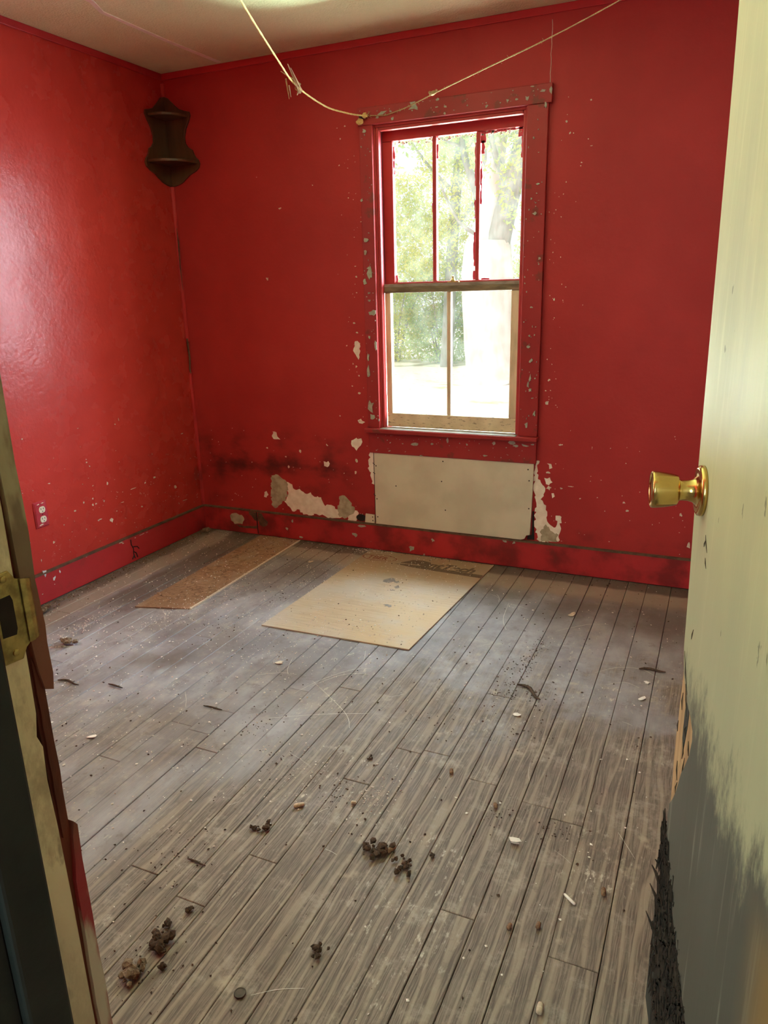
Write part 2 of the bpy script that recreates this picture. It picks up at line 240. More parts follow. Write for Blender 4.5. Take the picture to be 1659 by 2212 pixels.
# brown dirt
c = t.mix(mul(t, t.step(t.noise(2.6, 5, t.vadd(t.pos, (4, 2, 0))), .56, .74), .5), c, (.12, .085, .055))
# old border: dark varnish strip along the walls, then a pale strip where a rug edge lay
jy = t.math('ADD', y, mul(t, t.math('SUBTRACT', t.noise(9, 4), .5), .07))
pale = mul(t, t.step(jy, -.31, -.25), t.step(jy, -.09, -.13))
c = t.mix(mul(t, pale, .75), c, (.33, .265, .205))
c = t.mix(mul(t, t.step(jy, -.135, -.105), .85), c, (.095, .070, .050))
dk = mul(t, t.step(jy, -.80, -.45), t.step(jy, -.22, -.30), t.step(t.noise(3.1, 5, t.vadd(t.pos, (3, 3, 0))), .34, .58))
c = t.mix(mul(t, dk, .7), c, (.125, .108, .100))
jx = t.math('ADD', x, mul(t, t.math('SUBTRACT', t.noise(7, 4), .5), .05))
c = t.mix(mul(t, t.step(jx, .08, .11), t.step(jx, .235, .21), .8), c, (.34, .285, .245))
c = t.mix(mul(t, t.step(jx, .23, .26), t.step(jx, .47, .40), t.step(y, -1.25, -1.0), .75), c, (.11, .088, .074))
c = t.mix(mul(t, t.step(jx, .12, .08), .75), c, (.13, .105, .08))
t.color(c)
t.roughness(t.math('ADD', mul(t, wm, .16), t.math('ADD', mul(t, fine, .2), .36)))
h = t.math('ADD', mul(t, grain, .7), t.math('ADD', mul(t, mid, .6), mul(t, fine, .35)))
t.bump(h, .35, .004); M['plank_paint'] = t.m

# oriented strand patch and plywood sheet
t = NT('osb', .75)
vv = t.voro(26, t.vscale(t.pos, (1.6, .7, 1)))
c = t.mix(t.step(t.noise(14, 4, t.vscale(t.pos, (1.8, .6, 1))), .3, .7), (.34, .20, .12), (.21, .115, .065))
c = t.mix(.45, c, t.mix(t.step(t.math('FRACT', mul(t, vv[0], 9.0)), .2, .8), (.40, .26, .16), (.20, .11, .06)))
x, y, z = t.xyz()
c = t.mix(mul(t, t.step(t.noise(5, 4), .5, .7), .4), c, (.36, .30, .25))
t.color(c); t.bump(t.math('ADD', vv[0], t.noise(40, 4)), .5, .005); M['osb'] = t.m
t = NT('plywood', .65)
g = t.noise(1.0, 5, t.vscale(t.pos, (7, 120, 1)), .6)
c = t.mix(t.step(g, .35, .7), (.50, .39, .265), (.40, .30, .20))
c = t.mix(mul(t, t.step(t.noise(3, 5), .40, .62), .65), c, (.46, .42, .37))
x, y, z = t.xyz()
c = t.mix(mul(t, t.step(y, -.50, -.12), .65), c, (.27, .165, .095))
c = t.mix(mul(t, t.step(x, 1.4, 1.65), t.step(y, -.5, -.75), t.step(t.noise(5, 4), .35, .55), .6), c, (.52, .37, .19))
c = t.mix(mul(t, t.step(t.noise(70, 4), .66, .72), .45), c, (.18, .14, .11))
t.color(c); t.bump(g, .12, .003); M['plywood'] = t.m

# sash paint, old and flaking
t = NT('flaking_cream', .7)
c = t.mix(t.step(t.noise(9, 4), .3, .7), (.74, .65, .46), (.58, .49, .33))
c = t.mix(mul(t, t.step(t.noise(1, 6, t.vscale(t.pos, (30, 30, 130)), .7), .56, .64), .9), c, (.085, .055, .032))
t.color(c); t.bump(t.noise(1, 6, t.vscale(t.pos, (30, 30, 130)), .7), .4, .004); M['flaking_cream'] = t.m

# door jamb: thick old cream paint, smeared grey
t = NT('jamb_cream', .5)
c = t.mix(t.step(t.noise(7, 5, t.vscale(t.pos, (1, 1, .5))), .35, .65), (.86, .87, .66), (.70, .69, .49))
x, y, z = t.xyz()
c = t.mix(mul(t, t.step(t.noise(11, 5), .56, .68), t.step(z, .72, .95), .65), c, (.17, .13, .07))
c = t.mix(mul(t, t.step(t.noise(40, 5, t.vscale(t.pos, (1, 1, .4))), .60, .70), .6), c, (.14, .12, .08))
c = t.mix(mul(t, t.step(t.noise(15, 6, t.vscale(t.pos, (1, 1, .5)), .7), .48, .62), .5), c, (.36, .34, .22))
c = t.mix(mul(t, t.step(z, .80, .60), .5), c, (.66, .69, .57))
t.color(c); t.bump(t.noise(20, 5), .3, .006); M['jamb_cream'] = t.m
t = NT('casing_edge', .55)
x, y, z = t.xyz()
n1 = t.noise(13, 5, t.vscale(t.pos, (1, 1, .35)))
c = t.mix(t.step(z, 1.12, 1.02), (.17, .13, .08), (.19, .075, .05))
c = t.mix(t.step(n1, .50, .58), c, (.36, .34, .22))
low = t.mix(t.step(t.noise(16, 5, t.vscale(t.pos, (1, 1, .25))), .46, .56), (.34, .04, .055), (.60, .61, .52))
c = t.mix(t.step(z, .80, .72), c, low)
t.color(c); t.bump(t.noise(30, 5), .4, .006); M['casing_edge'] = t.m
simple('raw_red_brown', (.16, .04, .022), (.08, .022, .014), 30, .7, .4, stretch=(1, 1, .2))

# door paint: pale green-yellow gloss, rubbed dark towards the bottom, brown low at the hinge side
t = NT('door_paint', .42)
x, y, z = t.xyz()
s_ = t.math('MULTIPLY', t.math('ADD', y, 2.234), -1.0)          # distance from the free edge
soft = t.noise(3.2, 5, t.vscale(t.pos, (1, 1, .45)))
streak = t.noise(1, 5, t.vscale(t.pos, (60, 60, 4)), .6)
c = t.mix(t.step(soft, .3, .7), (.60, .59, .34), (.47, .48, .29))
c = t.mix(mul(t, t.step(streak, .52, .75), .35), c, (.70, .69, .44))
c = t.mix(mul(t, t.step(z, 1.15, .85), .6), c, (.33, .36, .26))
zz = t.math('ADD', z, t.math('ADD', mul(t, s_, -.15), mul(t, t.math('SUBTRACT', t.noise(16, 7, t.vscale(t.pos, (1, 1, .45)), .72), .5), .42)))
dark = t.step(zz, .77, .66)
c = t.mix(mul(t, t.step(t.noise(6, 5, t.vscale(t.pos, (1, 1, .4)), .65), .5, .72), .4), c, (.40, .41, .28))
c = t.mix(mul(t, dark, .93), c, t.mix(t.step(soft, .3, .7), (.045, .050, .050), (.085, .094, .090)))
c = t.mix(mul(t, dark, t.step(t.noise(1, 5, t.vscale(t.pos, (34, 34, 2.2)), .6), .58, .72), .6), c, (.26, .28, .235))
c = t.mix(mul(t, t.step(t.math('ADD', s_, mul(t, t.math('SUBTRACT', soft, .5), .2)), .46, .60), t.step(z, .79, .70), .9), c, (.27, .17, .055))
c = t.mix(mul(t, t.step(t.noise(45, 4, t.vscale(t.pos, (1, 1, .4))), .70, .73), .7), c, (.10, .10, .07))
t.color(c); t.roughness(t.math('ADD', mul(t, soft, .25), .45)); t.bump(streak, .12, .004); M['door_paint'] = t.m

# window glass: clear with a dusty film
def glass(key, dusty):
    t = NT(key)
    n, l = t.n, t.l
    tr = n.new('ShaderNodeBsdfTransparent'); gl = n.new('ShaderNodeBsdfGlossy'); gl.inputs['Roughness'].default_value = .03
    tl = n.new('ShaderNodeBsdfTranslucent'); tl.inputs[0].default_value = (.95, .97, .93, 1)
    fr = n.new('ShaderNodeFresnel'); fr.inputs[0].default_value = 1.45
    m1 = n.new('ShaderNodeMixShader'); m2 = n.new('ShaderNodeMixShader')
    t.set(m1.inputs[0], t.math('ADD', mul(t, t.step(t.noise(14, 4), .3, .8), dusty), dusty * .5)); l.new(tr.outputs[0], m1.inputs[1]); l.new(tl.outputs[0], m1.inputs[2])
    t.set(m2.inputs[0], mul(t, fr.outputs[0], .6)); l.new(m1.outputs[0], m2.inputs[1]); l.new(gl.outputs[0], m2.inputs[2])
    l.new(m2.outputs[0], t.out.inputs[0]); M[key] = t.m
glass('glass_upper', .008); glass('glass_lower', .006)

# outdoors
def leafmat(key, a, b):
    t = NT(key, .6)
    n, l = t.n, t.l
    c = t.mix(t.step(t.noise(1.3, 4), .3, .7), a, b)
    d = n.new('ShaderNodeBsdfDiffuse'); tl = n.new('ShaderNodeBsdfTranslucent'); mx = n.new('ShaderNodeMixShader')
    mx.inputs[0].default_value = .5; t.set(d.inputs[0], c); t.set(tl.inputs[0], c)
    l.new(d.outputs[0], mx.inputs[1]); l.new(tl.outputs[0], mx.inputs[2]); l.new(mx.outputs[0], t.out.inputs[0]); M[key] = t.m
leafmat('leaf_yellow', (.80, .82, .20), (.60, .70, .14)); leafmat('leaf_green', (.44, .64, .18), (.62, .68, .2)); leafmat('leaf_blue', (.36, .56, .22), (.5, .62, .24))
simple('trunk_pale', (.74, .73, .66), (.62, .60, .52), 6, .85, .3, stretch=(1, 1, .3))
simple('trunk_grey', (.34, .35, .30), (.24, .25, .2), 8, .9, .3, stretch=(1, 1, .3))
t = NT('leaf_litter', .9)
c = t.mix(t.step(t.noise(.9, 5), .60, .72), (.92, .89, .80), (.52, .58, .24))
c = t.mix(mul(t, t.step(t.noise(9, 5), .6, .7), .5), c, (.42, .34, .2))
t.color(c); t.bump(t.noise(12, 4), .5, .03); M['leaf_litter'] = t.m

# ------------------------------------------------------------------ mesh helper
class MB:
    def __init__(s): s.bm = bmesh.new()
    def poly(s, pts):
        vs = [s.bm.verts.new(p) for p in pts]
        try: return s.bm.faces.new(vs)
        except ValueError: return None
    def box(s, x0, y0, z0, x1, y1, z1):
        v = [s.bm.verts.new(p) for p in ((x0,y0,z0),(x1,y0,z0),(x1,y1,z0),(x0,y1,z0),(x0,y0,z1),(x1,y0,z1),(x1,y1,z1),(x0,y1,z1))]
        for f in ((0,3,2,1),(4,5,6,7),(0,1,5,4),(1,2,6,5),(2,3,7,6),(3,0,4,7)): s.bm.faces.new([v[i] for i in f])
        return s
    def cbox(s, x0, y0, z0, x1, y1, z1, c=.003, axis=2):
        """box with its four edges along one axis end chamfered: upper rim bevel"""
        a = [(x0,y0,z0),(x1,y0,z0),(x1,y1,z0),(x0,y1,z0)]
        b = [(x0,y0,z1-c),(x1,y0,z1-c),(x1,y1,z1-c),(x0,y1,z1-c)]
        d = [(x0+c,y0+c,z1),(x1-c,y0+c,z1),(x1-c,y1-c,z1),(x0+c,y1-c,z1)]
        R = [[s.bm.verts.new(p) for p in q] for q in (a,b,d)]
        s.bm.faces.new(R[0][::-1]); s.bm.faces.new(R[2])
        for k in (0,1):
            for i in range(4): s.bm.faces.new((R[k][i],R[k][(i+1)%4],R[k+1][(i+1)%4],R[k+1][i]))
        return s
    def prism(s, pts, a, b, fn):
        """outline pts (u,v) swept from depth a to b; fn(u,v,d) gives the point"""
        A = [s.bm.verts.new(fn(u,v,a)) for u,v in pts]; B = [s.bm.verts.new(fn(u,v,b)) for u,v in pts]
        n = len(pts)
        s.bm.faces.new(A[::-1]); s.bm.faces.new(B)
        for i in range(n): s.bm.faces.new((A[i],A[(i+1)%n],B[(i+1)%n],B[i]))
        return s
    def tube(s, pts, radii, n=8, cap=True):
        pts = [Vector(p) for p in pts]
        radii = [float(q) for q in radii] if hasattr(radii, "__len__") else [float(radii)] * len(pts)
        rings = []; ref = Vector((.13, .21, .97)).normalized()
        for i, p in enumerate(pts):
            tdir = (pts[min(i+1,len(pts)-1)] - pts[max(i-1,0)]).normalized()
            if abs(tdir.dot(ref)) > .95: ref = Vector((.9, .3, .1)).normalized()
            a = tdir.cross(ref).normalized(); b = tdir.cross(a)
            rings.append([s.bm.verts.new(p + radii[i]*(math.cos(q)*a + math.sin(q)*b)) for q in [2*math.pi*k/n for k in range(n)]])
        for r0, r1 in zip(rings, rings[1:]):
            for k in range(n): s.bm.faces.new((r0[k], r0[(k+1)%n], r1[(k+1)%n], r1[k]))
        if cap: s.bm.faces.new(rings[0][::-1]); s.bm.faces.new(rings[-1])
        return s
    def lathe(s, prof, origin, axis, n=32):
        """prof: (distance along axis, radius)"""
        o = Vector(origin); ax = Vector(axis).normalized(); a = ax.orthogonal().normalized(); b = ax.cross(a)
        rings = [[s.bm.verts.new(o + ax*h + max(r,1e-5)*(math.cos(q)*a + math.sin(q)*b)) for q in [2*math.pi*k/n for k in range(n)]] for h, r in prof]
        for r0, r1 in zip(rings, rings[1:]):
            for k in range(n): s.bm.faces.new((r0[k], r0[(k+1)%n], r1[(k+1)%n], r1[k]))
        s.bm.faces.new(rings[0][::-1]); s.bm.faces.new(rings[-1])
        return s
    def blob(s, c, r, rough=.3, sub=1, sq=(1,1,1)):
        g = bmesh.ops.create_icosphere(s.bm, subdivisions=sub, radius=1)
        for v in g['verts']:
            k = 1 + rng.uniform(-rough, rough)
            v.co = Vector((c[0] + v.co.x*r*k*sq[0], c[1] + v.co.y*r*k*sq[1], c[2] + v.co.z*r*k*sq[2]))
        return s
    def build(s, name, mat, parent=None, smooth=False, bevel=0, kind=None):
        bmesh.ops.recalc_face_normals(s.bm, faces=s.bm.faces)
        me = bpy.data.meshes.new(name); 
        o = bpy.data.objects.new(name, me); col.objects.link(o)
        org = Vector((0,0,0)); q = parent
        while q is not None: org = org + q.location; q = q.parent
        loc = Vector((0,0,0))
        if parent is None:                       # origin at the base of the thing
            xs = [v.co for v in s.bm.verts]
            loc = Vector((sum(v.x for v in xs)/len(xs), sum(v.y for v in xs)/len(xs), min(v.z for v in xs)))
        for v in s.bm.verts: v.co -= org + loc
        o.location = loc
        s.bm.to_mesh(me); s.bm.free()
        me.materials.append(M[mat])
        if smooth:
            for p in me.polygons: p.use_smooth = True
        if parent is not None: o.parent = parent
        if bevel:
            b = o.modifiers.new('bevel', 'BEVEL'); b.width = bevel; b.segments = 2; b.limit_method = 'ANGLE'
        if kind: o['kind'] = kind
        return o
def empty(name, loc, kind=None):
    o = bpy.data.objects.new(name, None); col.objects.link(o); o.location = loc; o.empty_display_size = .05
    if kind: o['kind'] = kind
    return o
def tag(o, label, cat, group=None, kind=None):
    o['label'] = label
    if cat: o['category'] = cat
    if group: o['group'] = group
    if kind: o['kind'] = kind
    return o
def smoothpts(pts, n=6):
    P = [Vector(p) for p in pts]; out = []
    for i in range(len(P)-1):
        p0, p1, p2, p3 = P[max(i-1,0)], P[i], P[i+1], P[min(i+2,len(P)-1)]
        for k in range(n):
            q = k/n
            out.append(.5*((2*p1)+(p2-p0)*q+(2*p0-5*p1+4*p2-p3)*q*q+(3*p1-p0-3*p2+p3)*q**3))
    out.append(P[-1]); return out
def jag(u, v, ru, rv, n=9):
    a0 = rng.uniform(0, 6.28); tilt = rng.uniform(-.5, .5); pts = []
    for k in range(n):
        a = a0 + 2*math.pi*k/n; r = rng.uniform(.38, 1.2)
        x, y = math.cos(a)*r, math.sin(a)*r
        pts.append((u + (x + tilt*y*.4)*ru, v + y*rv))
    return pts
on_back = lambda u, v, d: (u, -d, v)              # window wall, d = how proud of it
on_left = lambda u, v, d: (d, u, v)               # left wall
def rag(pts, amp=.006, step=.022):                 # tears the straight runs of an outline
    out = []
    for i, p in enumerate(pts):
        q = pts[(i+1) % len(pts)]; L = math.hypot(q[0]-p[0], q[1]-p[1]); n = max(1, int(L/step))
        for k in range(n):
            f = k/n; j = amp if k else amp*.3
            out.append((p[0]+(q[0]-p[0])*f + rng.uniform(-j, j), p[1]+(q[1]-p[1])*f + rng.uniform(-j, j)))
    return out

W, YF, YH, HC = 3.5, -2.96, -3.08, 2.44     # right wall, room face and hall face of the door wall, ceiling
XJ, XH = 2.15, 2.887                        # door opening
# ------------------------------------------------------------------ the setting
# window wall with its opening
WX0, WX1, WZ0, WZ1 = 1.185, 1.918, .655, 2.085
b = MB(); b.box(-.15,0,-.3,WX0,.13,HC+.1); b.box(WX1,0,-.3,W+.15,.13,HC+.1); b.box(WX0,0,-.3,WX1,.13,WZ0); b.box(WX0,0,WZ1,WX1,.13,HC+.1)
wall_back = b.build('wall_back', 'red_wall_back', kind='structure'); wall_back['label'] = 'worn red painted wall with the window and peeling plaster'
b = MB(); b.box(-.15,-1.72,-.3,0,0,HC+.1); b.box(-.15,YH,-.3,0,-2.55,HC+.1); b.box(-.15,-2.55,-.3,0,-1.72,.7); b.box(-.15,-2.55,2.1,0,-1.72,HC+.1)
wall_left = b.build('wall_left', 'red_wall_left', kind='structure'); wall_left['label'] = 'glossy red painted wall at the left with an outlet'
wall_right = MB().box(W,-5.6,-.3,W+.15,0,HC+.1).build('wall_right', 'red_wall_left', kind='structure')
b = MB(); b.box(-.15,YH,-.3,XJ-.02,YF,HC+.1); b.box(XH+.02,YH,-.3,W,YF,HC+.1); b.box(XJ-.02,YH,2.06,XH+.02,YF,HC+.1)
wall_front = b.build('wall_front', 'red_wall_left', kind='structure')
ceiling = MB().box(-.15,-5.6,HC,W+.15,.13,HC+.1).build('ceiling', 'ceiling_paint', kind='structure'); ceiling['label'] = 'yellowed stippled ceiling with one white seam'
tape = [(.385,-.03),(.376,-.4),(.38,-.8),(.43,-.9),(.46,-1.3),(.49,-1.9),(.49,YF)]
b = MB(); L = [(x-.011+rng.uniform(-.003,.003), y) for x, y in tape]; R_ = [(x+.011+rng.uniform(-.003,.003), y) for x, y in tape]
b.prism(L + R_[::-1], HC-.003, HC, lambda u,v,d: (u,v,d)); o = b.build('seam_strip', 'tape_white', ceiling); o['label'] = 'white seam strip'
# hall behind the camera
b = MB(); b.box(1.2,-5.6,-.3,1.35,YH,HC+.1); wall_hall = b.build('wall_hall', 'hall_wall', kind='structure')
b = MB(); b.box(1.35,-5.75,-.3,1.85,-5.6,HC+.1); b.box(2.75,-5.75,-.3,W,-5.6,HC+.1); b.box(1.85,-5.75,-.3,2.75,-5.6,.95); b.box(1.85,-5.75,2.15,2.75,-5.6,HC+.1)
b.build('wall_hall_end', 'hall_wall', kind='structure')
b = MB()
b.box(1.80,-5.60,.90,1.86,-5.575,2.2); b.box(2.74,-5.60,.90,2.80,-5.575,2.2); b.box(1.86,-5.60,2.14,2.74,-5.575,2.2); b.box(1.86,-5.60,.90,2.74,-5.575,.96); b.box(1.86,-5.66,1.53,2.74,-5.63,1.57)
w3 = b.build('fill_window_hall', 'weathered', kind='structure'); w3['label'] = 'plain unseen window added at the end of the hall for fill light'  # unseen window added to go with the hall fill lamp

# floor: dark joists' deck below, every board a piece of its own
floor = MB().box(-.15,-5.6,-.30,W+.15,.0,-.020).build('floor', 'black', kind='structure'); floor['label'] = 'worn grey painted floorboards'
xs = [2.757, 2.652, 2.548, 2.464, 2.378, 2.297, 2.212, 2.128]
while xs[-1] > .05: xs.append(xs[-1] - .0835)
xs = xs[:-1] + [0.0]
x = 2.757; hi = []
while x < W - .05: x += .098; hi.append(min(x, W))
xs = sorted(xs + hi); xs[-1] = W
ends = {}      # known board ends, x -> list of y
for ex, ey in ((2.34,-2.17),(2.60,-2.20),(2.17,-1.23),(2.42,-1.74),(2.09,-1.62),(1.30,-1.665),(.60,-1.05),(1.36,-1.80),(2.25,-1.70)): ends.setdefault(max(i for i in range(len(xs)) if xs[i] <= ex), []).append(ey)
for i in range(len(xs)-1):
    ys = [0.0] + sorted(ends.get(i, []), reverse=True)
    y = ys[-1] - rng.uniform(1.2, 2.4) if len(ys) == 1 else ys[-1] - rng.uniform(1.7, 2.6)
    while y > -4.6: ys.append(y); y -= rng.uniform(1.6, 2.8)
    ys.append(-5.6)
    g = rng.choice((.0004,.0006,.0009,.0013))
    for y1, y0 in zip(ys, ys[1:]):
        dz = rng.uniform(-.0016, .0)
        MB().cbox(xs[i]+g, y0+.0007, -.020, xs[i+1]-g, y1-.0007, dz, .0016).build('plank', 'plank_paint', floor)

# outlines torn through the red paint
for kind, pts in peels:
    pts = rag(pts, .0075, .011)
    MB().prism(pts, -.002, .0022 if kind == 'torn paper' else .0012, on_back).build('peeled_patch', 'torn_paper' if kind == 'torn paper' else 'plaster', wall_back)
def flecks(lst, fn, name, mat, parent, d0=.0012):
    b = MB()
    for u, v, ru, rv in lst: b.prism(jag(u, v, max(ru*.85, .0012), max(rv*.85, .0012), 8), d0-.003, d0+rng.uniform(0,.0006), fn)
    o = b.build(name, mat, parent, kind='stuff'); return o
more_b = []
for k in range(70):   # chips cluster beside the casing
    u = rng.choice((1.122 - abs(rng.gauss(0, .06)), 2.015 + abs(rng.gauss(0, .06)))); more_b.append((u, rng.uniform(.55, 2.1), rng.uniform(.001, .0035), rng.uniform(.001, .004)))
for k in range(90): more_b.append((rng.choice((rng.uniform(.05, 1.1), rng.uniform(2.05, 2.7))), .16 + abs(rng.gauss(0, .25)), rng.uniform(.001, .0035), rng.uniform(.001, .0035)))
flecks(fl_back + more_b, on_back, 'paint_chips', 'chip_white', wall_back)
more_l = [(rng.uniform(-1.25, -.02), .17 + abs(rng.gauss(.1, .2)), rng.uniform(.001, .0035), rng.uniform(.0008, .003)) for k in range(110)]
flecks(fl_left + more_l, on_left, 'paint_chips', 'chip_white', wall_left)
# dark holes at the foot of the wall
b = MB(); b.prism([(1.058+.031*math.cos(a), .171+.019*math.sin(a)) for a in [2*math.pi*k/14 for k in range(14)]], -.004, .0030, on_back); o = b.build('hole', 'black', wall_back); o['label'] = 'round hole in the plaster'

# baseboards
BH = .142; BT = .016
def base_board(name, mbx, cap, pcs):
    o = mbx.build(name, 'red_trim', kind='structure', bevel=.002); cap.build('cap_edge', 'brown_edge', o); return o
bb = base_board('baseboard_back', MB().box(BT,-BT,.004,W,0,BH), MB().box(BT,-BT-.003,BH-.002,W,0,BH+.006), None); bb['label'] = 'red baseboard under the window with a brown top edge'
bl = base_board('baseboard_left', MB().box(0,YF,.004,BT,0,BH), MB().box(0,YF,BH-.002,BT+.003,0,BH+.006), None); bl['label'] = 'red baseboard along the left wall'
base_board('baseboard_right', MB().box(W-BT,YF,.004,W,-BT,BH), MB().box(W-BT-.003,YF,BH-.002,W,-BT,BH+.006), None)
flecks([f for f in fl_back_base if f[0] not in (fl_back_base[0][0], fl_back_base[11][0], fl_back_base[12][0], fl_back_base[13][0])], on_back, 'paint_chips', 'old_primer', bb, BT+.001)
flecks(fl_left_base[3:], on_left, 'paint_chips', 'chip_white', bl, BT+.001)
flecks(fl_left_base[:3], on_left, 'primer_patches', 'chip_blue', bl, BT+.0012)
b = MB(); b.prism(rag([(.20,.10),(.235,.118),(.285,.112),(.30,.085),(.285,.055),(.23,.05),(.205,.07)], .005, .015), BT-.002, BT+.0012, on_back); b.build('peeled_patch', 'torn_paper', bb)
b = MB()
for pl in ([(.335,.138),(.392,.137),(.395,.085),(.372,.088),(.352,.115),(.338,.12)], [(.395,.137),(.425,.134),(.44,.105),(.462,.088),(.455,.065),(.43,.055),(.405,.062),(.397,.09)], [(.24,.052),(.30,.045),(.345,.050),(.385,.058),(.385,.040),(.32,.034),(.26,.036)]):
    b.prism(rag(pl, .003, .014), BT-.002, BT+.0012, on_back)
b.build('peeled_patch', 'brown_edge', bb)
b = MB(); b.prism(rag([(.386,.14),(.392,.14),(.393,.01),(.388,.01)], .001, .03), BT-.002, BT+.0018, on_back); b.build('joint', 'black', bb)
b = MB()
for pl in ([(-.64,.128),(-.64,.10),(-.628,.075),(-.632,.05),(-.625,.02)], [(-.628,.085),(-.60,.078),(-.588,.062)], [(-.63,.06),(-.612,.045),(-.606,.02)], [(-.628,.04),(-.645,.02)]):
    b.tube([(BT+.0005, y, z) for y, z in pl], .0028, 5)
b.build('crack', 'black', bl, kind='stuff')

# slim mouldings: ceiling line and corner
def trim(name, mbx, label): o = mbx.build(name, 'red_trim', kind='structure', bevel=.003); o['label'] = label; return o
trim('trim_1', MB().box(.0,-.009,HC-.030,W,0,HC), 'thin red moulding where the window wall meets the ceiling')
trim('trim_2', MB().box(0,YF,HC-.030,.009,-.009,HC), 'thin red moulding where the left wall meets the ceiling')
b = MB(); b.prism([(0,0)] + [(.017*math.cos(a), -.017*math.sin(a)) for a in [math.pi/2*k/5 for k in range(6)]], 1.10, HC-.045, lambda u,v,d: (u,v,d))
t3 = trim('trim_3', b, 'red quarter round strip in the corner')
b = MB(); b.prism([(0,0)] + [(.013*math.cos(a), -.013*math.sin(a)) for a in [math.pi/2*k/5 for k in range(6)]], BH, .93, lambda u,v,d: (u,v,d)); b.build('lower_strip', 'red_trim', t3)
b = MB(); b.tube([(.013,-.015,1.12),(.015,-.012,1.01),(.011,-.014,.95),(.013,-.011,.925)], [.006,.005,.0045,.002], 5); b.build('split_end', 'brown_edge', t3)
b = MB(); b.tube([(.016,-.016,1.70),(.018,-.014,1.63),(.016,-.017,1.5),(.018,-.016,1.38)], [.001,.004,.003,.001], 5); b.build('split_end', 'brown_edge', t3)
# fine paint seam above the window
b = MB(); b.tube([(2.003+rng.uniform(-.002,.002), -.0004, z) for z in np.linspace(2.16, HC-.05, 14)], .0013, 4); b.build('seam_crack', 'chip_white', wall_back)

# ------------------------------------------------------------------ the window
win = empty('window_1', (1.555, 0, WZ0), 'structure'); win['label'] = 'sash window with three panes over two in a chipped red casing'
CY = -.022
cl = MB().box(1.124,CY,.672,1.190,0,2.083).build('casing_board', 'red_casing', win, bevel=.003)
cr = MB().box(1.913,CY,.672,2.004,0,2.083).build('casing_board', 'red_casing', win, bevel=.003)
ch = MB().box(1.118,CY-.003,2.083,2.018,0,2.157).build('head_casing', 'red_casing', win, bevel=.003)
ap = MB().box(1.124,CY+.004,.540,2.002,0,.650).build('apron', 'red_casing', win, bevel=.003)
so = MB().box(1.112,CY-.026,.650,2.010,.034,.672).build('sill', 'red_casing', win, bevel=.005)
MB().box(1.20,CY-.022,.6715,1.905,.034,.6735).build('sill_top', 'dust_grey', so)
on_case = lambda u, v, d: (u, CY - d, v)
def cflecks(lst, parent):
    if lst: flecks(lst, on_case, 'paint_chips', 'old_primer', parent, .0042)
cflecks([f for f in fl_case if f[0] < 1.192 and f[1] < 2.08] + [(rng.uniform(1.13,1.185), rng.uniform(.7,2.05), rng.uniform(.001,.004), rng.uniform(.001,.006)) for k in range(40)], cl)
cflecks([f for f in fl_case if f[0] > 1.905 and f[1] < 2.08] + [(rng.uniform(1.92,2.0), rng.uniform(.7,2.05), rng.uniform(.001,.004), rng.uniform(.001,.006)) for k in range(45)], cr)
cflecks([f for f in fl_case if f[1] >= 2.085] + [(rng.uniform(1.13,2.0), rng.uniform(2.09,2.15), rng.uniform(.001,.005), rng.uniform(.001,.004)) for k in range(30)], ch)
flecks(fl_apron + [(rng.uniform(1.13,2.0), rng.uniform(.55,.64), rng.uniform(.001,.005), rng.uniform(.001,.004)) for k in range(40)], lambda u,v,d: (u, CY+.004-d, v), 'paint_chips', 'old_primer', ap, .0012)
# frame inside the wall
b = MB(); b.box(WX0,-.002,WZ0,1.198,.125,WZ1); b.box(1.905,-.002,WZ0,WX1,.125,WZ1); b.box(1.198,-.002,2.072,1.905,.125,WZ1)
fr = b.build('frame', 'red_sash', win, bevel=.002)
b = MB(); b.box(1.198,.002,.672,1.212,.032,2.072); b.build('stop', 'red_sash', fr, bevel=.003)
b = MB(); b.box(1.893,.002,.672,1.905,.032,2.072); b.build('stop', 'red_sash', fr, bevel=.003)
b = MB(); b.box(1.212,.002,2.058,1.893,.032,2.072); b.build('stop', 'red_sash', fr, bevel=.003)
MB().box(1.10,.034,.60,2.01,.20,.655).build('outer_sill', 'weathered', win)
# upper sash (outer track), three upright panes
us = MB().box(1.200,.070,2.022,1.903,.102,2.070).build('upper_sash', 'red_sash', win, bevel=.003)
MB().box(1.200,.070,1.346,1.252,.102,2.022).build('stile', 'red_sash', us, bevel=.004)
MB().box(1.876,.070,1.346,1.903,.102,2.022).build('stile', 'red_sash', us, bevel=.004)
MB().box(1.252,.072,1.346,1.876,.102,1.388).build('bottom_rail', 'red_sash', us, bevel=.003)
for x in (1.4615, 1.672): MB().box(x-.010,.071,1.388,x+.010,.100,2.022).build('muntin', 'red_sash', us, bevel=.004)
for x0, x1 in ((1.252,1.452),(1.471,1.662),(1.682,1.876)): MB().box(x0-.004,.084,1.384,x1+.004,.087,2.026).build('pane', 'glass_upper', us)
